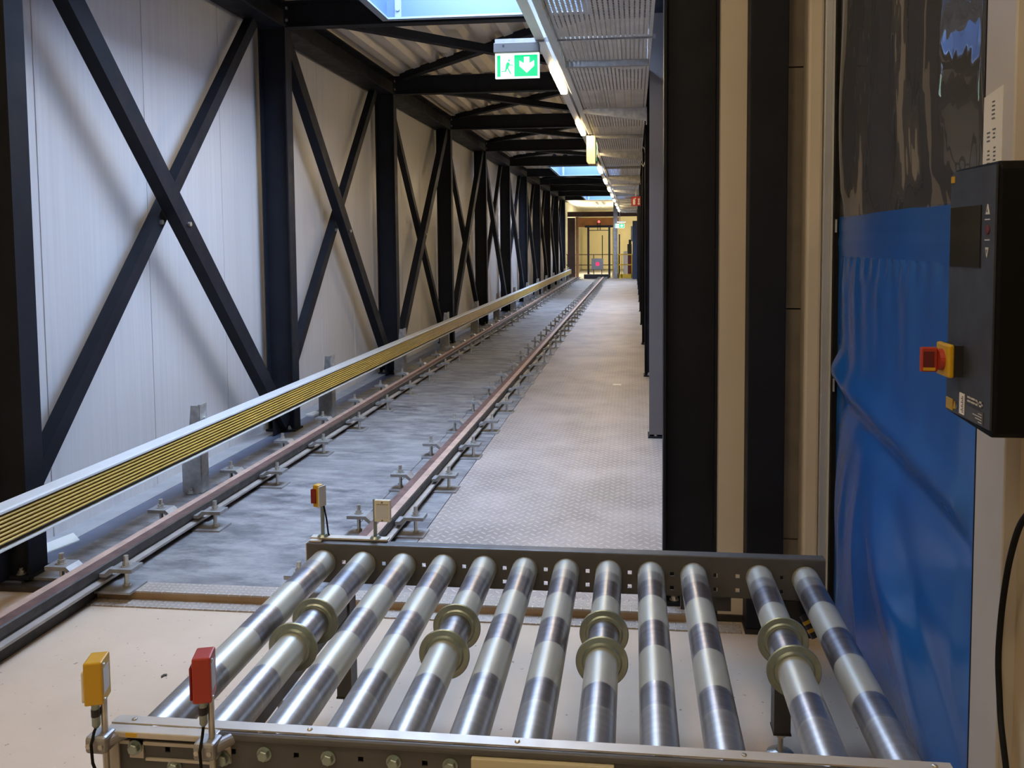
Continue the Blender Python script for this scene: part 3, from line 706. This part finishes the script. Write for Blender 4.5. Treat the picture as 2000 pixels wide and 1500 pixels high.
t_ = MB().box(-1.225, -1.10, 2.50, 2.62, .098, .106).box(-1.185, -1.165, 2.54, 2.58, .0, .098).build('floor_bracket', 'galvanised_dull'); tag(t_, 'flat galvanised plate on a stub beside the left conveyor foot', 'bracket')
MB().box(.49, .60, 2.732, 2.738, .28, .405).build('drive_bracket', 'black_plastic', conv)
MB().box(.16, .33, 2.78, 2.80, .34, .40).build('rear_bracket', 'conveyor_grey', conv)
MB().tube((.555, 2.70, .375), (.590, 2.67, .315), .016).build('cable_gland', 'black_plastic', conv)
for u in (.25, .6): MB().tube((.555+.035*u, 2.70-.03*u, .375-.06*u), (.555+.035*(u+.15), 2.70-.03*(u+.15), .375-.06*(u+.15)), .0168).build('gland_ring', 'yellow_plastic', conv)

# ------------------------------------------------------------------ light barrier sensors on posts
def sensor(name, label, x, zb, zt, y, body, rz, rod):
    """cube sensor facing along the conveyor; post beside it"""
    t_ = thing(name, label, 'sensor', (x, y, rod[0]))
    c, s = math.cos(rz), math.sin(rz)
    def ob(nm, x0, x1, y0, y1, z0, z1, mat, bev=0):
        mb = MB().box(x0, x1, y0, y1, z0, z1); mb.v = [(x + a*c - b*s, y + a*s + b*c, z) for a, b, z in mb.v]; return mb.build(nm, mat, t_, bevel=bev)
    ob('body', -.019, .019, -.026, .028, zb, zt, body, .0035)
    ob('lens_cover', -.0265, -.019, -.018, .026, zb+.004, zt-.022, 'reflector_white' if body == 'yellow_plastic' else 'lens_red', .003)
    ob('name_plate', .019, .0198, -.020, .014, zb+.022, zt-.018, 'pale_grey')
    for dz in (.010, zt-zb-.008): ob('screw', .019, .0225, -.022, -.016, zb+dz-.003, zb+dz+.003, 'zinc_bolt', .001)
    MB().lathe([(.0085, 0), (.0085, .015)], (x+.0, y-.008, zb-.015), (0, 0, 1), 12).build('socket', 'zinc_yellow', t_)
    MB().lathe([(.0095, 0), (.0095, .016)], (x+.0, y-.008, zb-.031), (0, 0, 1), 12).build('connector_ring', 'black_plastic', t_)
    MB().lathe([(.005, 0), (.0085, .006), (.0085, .026)], (x+.0, y-.008, zb-.057), (0, 0, 1), 12).build('plug', 'zinc_yellow', t_)
    MB().tube((x+.011, y+.004, rod[0]), (x+.011, y+.004, zb+.03), .0068).build('post_rod', 'zinc_bolt', t_)
    return t_
for nm, lab, x, zb, zt, body, cat in (('light_sensor', 'yellow light sensor on a rod at the left end of the near rail', -1.152, .622, .716, 'yellow_plastic', 1), ('light_sensor', 'red light sensor on a rod in front of the near rail', -.908, .640, .738, 'orange_red', 2)):
    yy = 1.600
    t_ = sensor(nm, lab, x, zb, zt, yy, body, R(17), (.30, .7))
    cx = x + .006
    MB().box(cx-.026, cx+.022, yy-.022, yy+.022, .512, .550).build('clamp_block', 'galvanised_dull', t_, bevel=.007)
    MB().tube((cx+.012, yy, .531), (cx+.034, yy+.034, .531), .013).build('clamp_sleeve', 'galvanised_dull', t_)
    for dx in (-.016, .012): MB().lathe([(.0055, 0), (.0055, .003)], (cx+dx, yy-.022, .531), (0, -1, 0), 12).lathe([(.003, .003), (.003, .0034)], (cx+dx, yy-.022, .531), (0, -1, 0), 6).build('clamp_screw', 'zinc_bolt', t_)
    e = .05 if cat == 1 else -.045
    MB().path([(x, yy-.008, zb-.055), (x-.001, yy-.014, .56), (x+.002, yy-.030, .54), (x+.004, yy-.03, .50), (x+e*.5, yy-.03, .44), (x+e, yy-.02, .36)], .0032).build('sensor_lead', 'black_rubber', t_)
# far-side sensor and reflector on a common bar
t_ = thing('reflector_bar', 'cream metal bar on the far conveyor rail holding sensor posts', 'bracket', (-1.0, 2.75, .55))
MB().box(-1.147, -.865, 2.755, 2.785, .553, .561).build('bar', 'conveyor_trim', t_, bevel=.002)
MB().box(-1.143, -1.10, 2.735, 2.757, .551, .556).build('bar_tab', 'conveyor_trim', t_)
t_ = thing('light_sensor', 'small yellow light sensor with red lens above the far rail corner', 'sensor', (-1.107, 2.76, .561))
MB().tube((-1.105, 2.768, .561), (-1.105, 2.768, .70), .0068).lathe([(.020, .561), (.013, .569)], (-1.105, 2.768, 0), (0, 0, 1), 18).build('post_rod', 'zinc_yellow', t_)
MB().prism([(-1.128, 2.738), (-1.104, 2.728), (-1.092, 2.752), (-1.116, 2.766)], 'z', .676, .756).build('body', 'yellow_plastic', t_, bevel=.004)
MB().box(-1.1305, -1.112, 2.727, 2.739, .692, .742).build('lens', 'lens_red', t_, bevel=.001)
MB().prism([(-1.103, 2.726), (-1.098, 2.724), (-1.084, 2.752), (-1.090, 2.755)], 'z', .680, .752).build('back_plate', 'pale_grey', t_)
MB().path([(-1.097, 2.76, .68), (-1.093, 2.775, .62), (-1.088, 2.775, .57), (-1.084, 2.78, .555)], .003).build('sensor_lead', 'black_rubber', t_)
t_ = thing('reflector', 'square cream reflector housing on a post above the far rail', 'reflector', (-.9, 2.76, .561))
MB().tube((-.912, 2.768, .561), (-.912, 2.768, .702), .0068).lathe([(.020, .561), (.013, .569)], (-.912, 2.768, 0), (0, 0, 1), 18).build('post_rod', 'zinc_yellow', t_)
MB().box(-.910, -.852, 2.752, 2.768, .624, .702).build('housing', 'reflector_white', t_, bevel=.003)
MB().box(-.903, -.859, 2.7505, 2.752, .637, .684).build('reflector_face', 'pale_grey', t_)
for z in (.630, .694): MB().lathe([(.003, 0), (.003, .0016)], (-.881, 2.752, z), (0, -1, 0), 10).build('screw', 'print_grey', t_)
for i in range(7): MB().box(-.900+i*.006, -.8965+i*.006, 2.7508, 2.752, .686, .6885).build('embossed_mark', 'print_grey', t_)

# ------------------------------------------------------------------ column by the door, door post, door curtain
t_ = thing('steel_column', 'plain dark box column between the beige strip and the grey blocks', 'column', (.53, 3.39, 0))
MB().box(.456, .602, 3.33, 3.436, .02, 4.0).build('shaft', 'steel_anthracite', t_, bevel=.004)
MB().box(.452, .606, 3.325, 3.436, .0, .02).build('foot_plate', 'black_plastic', t_)
t_ = thing('door_frame_post', 'pale upright door frame with grey trim at the far curtain edge', 'door frame', (.73, 3.35, 0))
MB().box(.677, .7385, 3.34, 3.44, 0, 3.09).build('post', 'portal_cream', t_, bevel=.012)
MB().box(.7390, .766, 3.325, 3.36, 0, 3.09).build('trim_strip', 'alu_trim', t_, bevel=.002)
MB().box(.766, .772, 3.31, 3.36, 0, 3.09).build('trim_edge', 'pale_grey', t_)
MB().box(.772, .800, 3.28, 3.40, 0, 3.09).build('rubber_seal', 'black_rubber', t_)
for z in (1.015, 1.635): MB().box(.7735, .779, 3.270, 3.281, z, z+.05).build('seal_clip', 'alu_trim', t_)

def sheet(y0, y1, z0, z1, ny, nz, fn, th=0):
    mb = MB(); vs = []; fs = []
    for j in range(nz+1):
        for i in range(ny+1):
            y = y0+(y1-y0)*i/ny; z = z0+(z1-z0)*j/nz; vs.append((.79+fn(y, z), y, z))
    for j in range(nz):
        for i in range(ny): a = j*(ny+1)+i; fs.append((a, a+1, a+ny+2, a+ny+1))
    return mb.add(vs, fs)
def g(x, s): return math.exp(-(x/s)**2)
def fold(y, z):
    d = 3.28 - y                        # 0 at far edge
    x = 0.
    e = min(1, d/.06)                   # held at the far seal
    if z < 1.53:
        dr = min(1, (1.53-z)/.10); fall = max(0, min(1, (z-.75)/.6))
        for c, s, a in ((.10, .035, .010), (.26, .05, .012), (.40, .045, .007), (.55, .07, .010), (.83, .06, .011), (1.05, .07, .006), (1.2, .05, .008)):
            x -= a*dr*(.35+.65*fall)*g(d - c - .10*(1.5-z), 1.35*s*(1+.8*(1.5-z)))
    # big diagonal crease running from the far edge to the near edge
    zc = 1.03 - .055*d - .03*d*d
    q = z - zc
    x -= .026*g(q-.05, .060)*(1-.35*d) ; x += .020*g(q+.03, .05)*(1-.3*d)
    # pinch below the far edge at z 1.1
    x -= .022*g(z-1.13, .05)*g(d-.05, .12) - .014*g(z-1.05, .03)*g(d-.04, .10)
    # bulge and lower folds
    x -= .045*g(z-.55, .35)*math.sin(min(1, d/1.35)*math.pi)
    if z < .95:
        k = min(1, (.95-z)/.4)
        for c, s, a in ((.12, .05, .014), (.27, .06, .012), (.46, .07, .010)):
            x -= a*k*g(d - c + .22*(.95-z)*(c < .3), s)
        x -= .022*k*g(d - .80 - .9*(.6-z), .14) - .014*k*g(d-1.02-.9*(.6-z), .10)
    if z > 1.40 and z < 1.545: x -= .0035*math.sin(d*75+2*math.sin(d*9))*((z-1.40)/.145)**2
    return x*e*min(1, max(0, 1.318-d)/.08)
t_ = thing('curtain_door', 'blue vinyl curtain door with clear window above, right of conveyor', 'door', (.79, 2.6, 0))
sheet(1.963, 3.279, .02, 1.545, 120, 190, fold).build('blue_curtain', 'curtain_blue', t_, smooth=True)
sheet(1.963, 3.279, 1.545, 1.695, 60, 12, lambda y, z: -.004*g(z-1.60, .012) - .003*g(z-1.575, .008) - .002*g(z-1.655, .02)).build('hem_band', 'curtain_blue', t_, smooth=True)
def wav(y, z):
    d = 3.28-y; h = z-1.69
    a = min(1, h/.10)
    return a*(-.012*math.sin(d*8+.8*math.sin(z*3)) - .004*math.sin(d*19+2.0*math.sin(z*2.1)+1)*max(0, 1-d/.9) - .009*math.sin(z*5.5+d*4)*min(1, d/.5) - .02*g(d-.08, .08)*g(z-2.0, .35))*min(1, max(0, 1.316-d)/.06)
sheet(1.963, 3.279, 1.69, 3.1, 110, 90, wav).build('clear_window', 'clear_vinyl', t_, smooth=True)
MB().box(.60, 1.1, 1.85, 3.36, 3.1, 3.6).build('roll_housing', 'pale_grey', t_)

t_ = thing('door_frame_post', 'grey-beige door frame post behind the black control box', 'door frame', (.81, 1.87, 0))
MB().box(.780, .86, 1.803, 1.948, 0, 3.09).build('post', 'door_post', t_, bevel=.004)
MB().box(.784, .80, 1.948, 1.962, 0, 3.09).build('rubber_edge', 'black_rubber', t_)
wn = struct(MB().box(.83, .95, -5, 1.803, 0, 4.6), 'wall_door_side', 'tan_wall')
MB().box(.812, .83, 1.732, 1.803, 0, 4.5).build('wall_strip', 'tan_wall', wn, bevel=.002)
MB().box(.812, .83, .6, 1.726, 0, 4.5).build('wall_strip', 'tan_wall', wn, bevel=.002)
# paper notice on the post
t_ = thing('paper_notice', 'white printed paper notice stuck on the post above the box', 'notice', (.78, 1.9, 1.75))
MB().prism([(1.853, 1.70), (1.9475, 1.70), (1.9475, 1.918), (1.853, 1.930)], 'x', .7785, .7798).build('sheet', 'paper', t_)
random.seed(5)
for (yc, z0, nln) in ((1.898, 1.90, 5), (1.892, 1.84, 3), (1.92, 1.835, 3), (1.888, 1.80, 6), (1.918, 1.795, 6)):
    for i in range(nln):
        w = random.uniform(.008, .016); z = z0 - i*.009
        MB().box(.7779, .7785, yc-w/2, yc+w/2, z, z+.0035).build('print_line', 'print_grey', t_)

# ------------------------------------------------------------------ control box
BX, Y0, Y1, Z0, Z1 = .62, 1.480, 1.692, 1.262, 1.737
t_ = thing('control_box', 'black door control box with display and rotary switch', 'control box', (.72, 1.58, Z0))
MB().prism([(Y0, Z0+.004), (Y0+.014, Z0-.008), (Y1, Z0), (Y1, Z1-.01), (Y1-.012, Z1), (Y0+.012, Z1), (Y0, Z1-.014)], 'x', BX+.002, .812).build('housing', 'box_black', t_, bevel=.004)
MB().prism([(Y0+.010, Z0+.006), (Y1-.001, Z0+.004), (Y1-.001, Z1-.012), (Y1-.014, Z1-.004), (Y0+.010, Z1-.006)], 'x', BX-.0015, BX+.003).build('face_panel', 'box_face', t_)
MB().box(BX-.0035, BX-.0012, 1.545, 1.686, 1.551, 1.664).build('display', 'screen_black', t_, bevel=.0008)
MB().box(BX-.003, BX-.0014, 1.672, 1.688, 1.712, 1.7245).build('yellow_tag', 'yellow_plastic', t_)
MB().prism([(1.512, 1.646), (1.526, 1.646), (1.519, 1.664)], 'x', BX-.003, BX-.0014).build('up_key', 'print_light', t_)
MB().prism([(1.512, 1.588), (1.524, 1.588), (1.518, 1.570)], 'x', BX-.003, BX-.0014).build('down_key', 'print_light', t_)
MB().prism([(1.517, 1.650), (1.521, 1.650), (1.519, 1.657)], 'x', BX-.0034, BX-.0029).build('key_mark', 'box_face', t_)
MB().prism([(1.516, 1.584), (1.520, 1.584), (1.518, 1.577)], 'x', BX-.0034, BX-.0029).build('key_mark', 'box_face', t_)
MB().box(BX-.003, BX-.0014, 1.510, 1.528, 1.636, 1.638).box(BX-.003, BX-.0014, 1.509, 1.527, 1.600, 1.602).build('key_divider', 'print_light', t_)
MB().lathe([(.0085, 0), (.0085, .0016), (.005, .0018)], (BX-.0014, 1.518, 1.619), (-1, 0, 0), 18).build('stop_key', 'maroon', t_)
MB().box(BX-.003, BX-.0014, 1.655, 1.688, 1.270, 1.292).build('warning_label', 'yellow_plastic', t_)
MB().prism([(1.640, 1.276), (1.652, 1.274), (1.646, 1.290)], 'x', BX-.003, BX-.0014).build('warning_triangle', 'yellow_plastic', t_)
MB().lathe([(.004, 0), (.004, .0014)], (BX-.0014, 1.634, 1.282), (-1, 0, 0), 12).build('blue_dot', 'skylight_liner', t_)
MB().box(BX-.003, BX-.0014, 1.600, 1.622, 1.272, 1.312).build('barcode_label', 'paper', t_)
for i in range(9): MB().box(BX-.0035, BX-.003, 1.603, 1.608+.004*(i % 2), 1.276+i*.0036, 1.278+i*.0036).build('barcode_line', 'print_grey', t_)
lg = MB()
for y, w in ((1.585, .014), (1.567, .014), (1.548, .012), (1.532, .012)):
    lg.box(BX-.003, BX-.0014, y-w, y, 1.3085, 1.3115); lg.box(BX-.003, BX-.0014, y-w, y, 1.3015, 1.3045)
    if y < 1.56: lg.box(BX-.003, BX-.0014, y-w, y-w+.003, 1.3015, 1.3115)
lg.build('lettering', 'print_light', t_)
MB().box(BX-.0028, BX-.0014, 1.515, 1.592, 1.270, 1.294).build('data_plate', 'conveyor_grey', t_)
for i in range(4): MB().box(BX-.0032, BX-.0028, 1.520, 1.535+.012*(i % 3), 1.273+i*.005, 1.2745+i*.005).build('data_line', 'print_light', t_)
# rotary isolator
sy, sz = 1.640, 1.372
MB().box(BX-.018, BX-.0014, sy-.030, sy+.030, sz-.030, sz+.030).build('switch_base', 'black_plastic', t_)
MB().box(BX-.030, BX-.018, sy-.032, sy+.032, sz-.032, sz+.032).build('switch_plate', 'yellow_plastic', t_, bevel=.004)
MB().lathe([(.021, 0), (.020, .009)], (BX-.030, sy, sz), (-1, 0, 0), 24).build('switch_collar', 'orange_red', t_)
k = MB(); k.prism([(sy-.006, sz-.024), (sy+.006, sz-.024), (sy+.006, sz+.024), (sy-.006, sz+.024)], 'x', BX-.070, BX-.039); k.build('switch_handle', 'orange_red', t_, bevel=.003)
MB().box(BX-.066, BX-.046, sy-.0072, sy-.006, sz-.014, sz+.016).build('handle_recess', 'maroon', t_)
MB().box(BX-.066, BX-.044, sy-.0074, sy-.006, sz-.021, sz-.015).build('handle_mark', 'yellow_plastic', t_)
# hanging cable
pts = [(.74, 1.50, 1.262), (.745, 1.52, 1.20), (.76, 1.62, 1.10), (.765, 1.69, 1.035), (.77, 1.74, .95), (.775, 1.775, .86), (.778, 1.795, .78), (.778, 1.80, .70), (.776, 1.785, .63), (.772, 1.765, .58), (.765, 1.72, .51), (.755, 1.66, .42), (.75, 1.62, .3), (.75, 1.60, .01)]
def smooth_pts(p, n=5):
    out = []; P = [Vector(p[0])]+[Vector(q) for q in p]+[Vector(p[-1])]
    for i in range(1, len(P)-2):
        for k in range(n):
            u = k/n; a, b, c, d = P[i-1:i+3]
            out.append(.5*((2*b)+(c-a)*u+(2*a-5*b+4*c-d)*u*u+(3*b-a-3*c+d)*u**3))
    return out+[P[-2]]
o = MB().path(smooth_pts(pts), .0062, 10).build('power_cable', 'black_rubber', smooth=True); tag(o, 'black cable hanging down from the control box', 'cable')

# ------------------------------------------------------------------ small loose things on the floors
o = MB().prism([(-3.09, 3.86), (-2.98, 3.80), (-2.93, 3.98), (-3.04, 4.08)], 'z', UF-.003, UF+.003).build('paper_scrap', 'paper'); tag(o, 'white paper scrap on the floor beside the first left column', 'paper')
o = MB().prism([(-3.0, 7.15), (-2.90, 7.1), (-2.87, 7.25), (-2.97, 7.3)], 'z', UF-.003, UF+.012).build('paper_scrap', 'paper'); tag(o, 'crumpled white scrap by the wall past the second column', 'paper')
o = MB().prism([(-.23, 8.95), (-.14, 8.95), (-.14, 9.03), (-.23, 9.03)], 'z', UF+.001, UF+.003).build('paper_scrap', 'paper'); tag(o, 'small white slip lying on the tread plate walkway', 'paper')
o = MB().prism([(-1.75, 2.785), (-1.742, 2.775), (-1.738, 2.79), (-1.73, 2.79), (-1.736, 2.802), (-1.747, 2.798)], 'z', .0, .004).build('debris', 'bar_groove'); tag(o, 'dark crumb of debris on the cream floor left of the conveyor', 'debris')
o = MB().path([(-1.60, 2.02, .004), (-1.53, 2.10, .004), (-1.47, 2.13, .004)], .0022, 6).build('wire_end', 'bar_groove'); tag(o, 'thin dark wire scrap on the floor near the yellow sensor', 'wire')

# ------------------------------------------------------------------ far hall beyond the bridge
FZ = UF
struct(MB().box(-4.2, 1.2, END, 50, -.2, .03), 'floor', 'floor_sheet')
struct(MB().box(-4.4, -3.0, END, 36.2, -.2, 3.6), 'wall_end_left', 'pale_grey')
struct(MB().box(-3.35, -3.15, 36.2, 50, -.2, 3.8), 'wall_end_side', 'pale_grey')
struct(MB().box(.7, .9, 36.0, 50, -.2, 3.8), 'wall_end_side', 'pale_yellow_wall')
we = struct(MB().box(-4, 1.2, 49.6, 50, -.2, 3.8), 'wall_end', 'pale_yellow_wall')
for i in range(9): MB().box(-3.1, .7, 49.56, 49.6, .04+i*.4, .41+i*.4).build('wall_board', 'pale_yellow_wall', we)
struct(MB().box(-4.4, 1.2, END, 50, 3.55, 3.7), 'ceiling_end', 'pale_grey')
def single(mb, name, mat, label, cat, group=None, **kw): return tag(mb.build(name, mat, **kw), label, cat, group)
single(MB().box(-3.0, -2.66, 37.2, 37.45, FZ, 2.75), 'brown_post', 'brown_steel', 'dark brown post at the left of the far doorway', 'post')
single(MB().box(-3.0, .3, 37.2, 37.45, 2.80, 3.02), 'brown_beam', 'brown_steel', 'dark brown beam across the far doorway', 'beam')
single(MB().box(-2.66, -.7, 38.6, 38.8, 2.35, 2.79), 'timber_beam', 'timber', 'orange timber beam above the dark portal frame', 'beam')
single(MB().box(-2.63, -2.50, 37.25, 37.4, FZ, 2.79), 'timber_post', 'timber', 'orange timber jamb left of the dark portal frame', 'post')
t_ = thing('portal_frame', 'black portal frame with red lamp at the end of the track', 'frame', (-1.57, 37, FZ))
for x in (-2.09, -1.145): MB().box(x, x+.09, 37, 37.1, FZ, 2.30).build('upright', 'black_plastic', t_)
MB().box(-2.2, -.93, 37, 37.1, 2.30, 2.40).build('top_bar', 'black_plastic', t_)
MB().box(-2.0, -1.14, 37.02, 37.06, 2.16, 2.19).build('lower_bar', 'black_plastic', t_)
for x in (-1.64, -1.52): MB().box(x, x+.03, 37.0, 37.03, 2.19, 2.52).build('lamp_arm', 'black_plastic', t_)
MB().lathe([(.05, 0), (.05, .05), (.02, .09)], (-1.565, 37.0, 2.52), (0, 0, 1), 14).build('signal_lamp', 'lamp_red', t_)
t_ = thing('buffer_target', 'grey square target plate with glowing red dot at track end', 'target', (-1.63, 36.6, FZ))
MB().box(-1.88, -1.36, 36.6, 36.63, .42, .92).build('plate', 'galvanised_dull', t_)
MB().lathe([(.085, 0), (.085, .004)], (-1.61, 36.6, .67), (0, -1, 0), 20).build('red_dot', 'target_red', t_)
for x in (-1.80, -1.44): MB().box(x, x+.03, 36.63, 36.66, FZ, .46).build('stand_leg', 'black_plastic', t_)
MB().box(-1.42, -1.38, 36.64, 36.68, .46, 1.95).build('mast', 'black_plastic', t_)
single(MB().box(-2.2, -1.1, 36.2, 36.5, FZ, .22), 'buffer_stop', 'black_plastic', 'low dark buffer stop across the end of the rails', 'buffer')
t_ = thing('handrail', 'dark handrail across the far end behind the portal frame', 'handrail', (-1.9, 37.6, FZ))
for z in (1.06, .58): MB().box(-3.1, -.95, 37.6, 37.63, z, z+.035).build('rail_bar', 'brown_steel', t_)
for x in (-3.05, -1.85, -.98): MB().box(x, x+.035, 37.6, 37.63, FZ, 1.06).build('post', 'brown_steel', t_)
single(MB().box(-.89, -.71, 35.9, 36.05, FZ, 3.5), 'grey_post', 'galvanised_dull', 'grey steel post standing beside the far exit sign', 'post')
single(MB().box(-.93, -.87, 36.2, 36.3, FZ, 2.25), 'yellow_post', 'yellow_rail_paint', 'tall yellow post left of the far grey post', 'post')
t_ = thing('yellow_barrier', 'yellow safety railing with toe board beyond the walkway', 'barrier', (-.4, 36.0, FZ))
for z in (1.07, .62): MB().box(-.71, -.065, 36.1, 36.13, z, z+.05).build('rail_bar', 'yellow_rail_paint', t_)
MB().box(-.71, -.065, 36.1, 36.13, FZ+.02, .24).build('toe_board', 'yellow_rail_paint', t_)
for x in (-.70, -.55, -.11): MB().box(x, x+.04, 36.1, 36.13, FZ, 1.10).build('post', 'yellow_rail_paint', t_)
single(MB().box(-.06, .16, 35.6, 36.6, FZ, 2.55), 'navy_door', 'navy_panel', 'navy blue door leaf at the far right end', 'door')
single(MB().box(-.35, -.05, 38, 38.6, FZ, 1.05), 'maroon_cabinet', 'maroon', 'dark red cabinet behind the yellow barrier', 'cabinet')
single(MB().box(-.48, -.28, 37.4, 37.6, FZ-.01, 1.15).box(-.46, -.30, 37.42, 37.58, 1.15, 1.22), 'white_canister', 'white_paint', 'pale canister behind the yellow barrier', 'canister')
single(MB().box(-.30, -.10, 38.1, 38.5, 1.05, 1.55).box(-.24, -.12, 38.2, 38.4, 1.55, 1.75), 'dark_machine', 'black_plastic', 'black machine standing on the dark red cabinet', 'machine')
single(MB().box(-.70, -.64, 38.2, 38.3, FZ, 2.0), 'dark_mast', 'black_plastic', 'thin black mast behind the yellow barrier', 'mast')
single(MB().box(-.18, -.02, 49.5, 49.56, 1.7, 2.6), 'blue_window', 'skylight_liner', 'small pale blue window far right behind the barrier', 'window')
s2 = exit_sign(-.80, -.41, 2.25, 2.42, 35.4, 'small distant green exit sign at the corridor end', 'right', False)
MB().box(-.62, -.59, 35.40, 35.43, 2.426, 3.60).build('hanger', 'galvanised_dull', s2)
t_ = thing('tube_lamp', 'short white tube lamp above the distant exit sign', 'lamp', (-.55, 35.4, 2.5)); MB().box(-.72, -.36, 35.38, 35.42, 2.475, 2.50).build('tube', 'lamp_white', t_); MB().box(-.72, -.36, 35.37, 35.43, 2.50, 2.53).build('housing', 'white_paint', t_)
for i, x in enumerate((-1.9, -1.6)):
    o = MB().box(x, x+.06, 39, 42, 3.42, 3.55).build('tube_lamp', 'far_dim'); tag(o, 'pale tube lamp under the far hall ceiling, %s of the pair' % ('left', 'right')[i], 'lamp')
o = MB().box(-3.15, -3.11, 40.0, 43.3, 1.2, 2.7).build('hidden_glow_panel', 'far_fill_glow'); tag(o, 'added glowing panel hidden behind the brown post, lighting the far hall', 'lamp')  # unseen glowing panel, added to brighten the far hall

# ------------------------------------------------------------------ hall luminaires behind and above the camera
for i, (x, yy, ln) in enumerate(((-2.2, .3, 1.5), (-.5, .3, 1.5), (-5.2, -.5, 1.5), (-.5, -3.0, 1.5), (-3.5, -3.0, 1.5), (2.8, 0, .8))):
    t_ = thing('hall_lamp', 'long hall luminaire overhead, %s counted from the corridor mouth' % ORD[i], 'lamp', (x, yy, 4.5), 'hall luminaires')
    MB().box(x-.16, x+.16, yy-ln/2-.02, yy+ln/2+.02, 4.50, 4.56).build('housing', 'white_paint', t_)
    MB().box(x-.13, x+.13, yy-ln/2, yy+ln/2, 4.49, 4.50).build('diffuser', 'hall_light', t_)

# drop prototype objects that were never linked
for o in list(bpy.data.objects):
    if not o.users_collection: bpy.data.objects.remove(o)
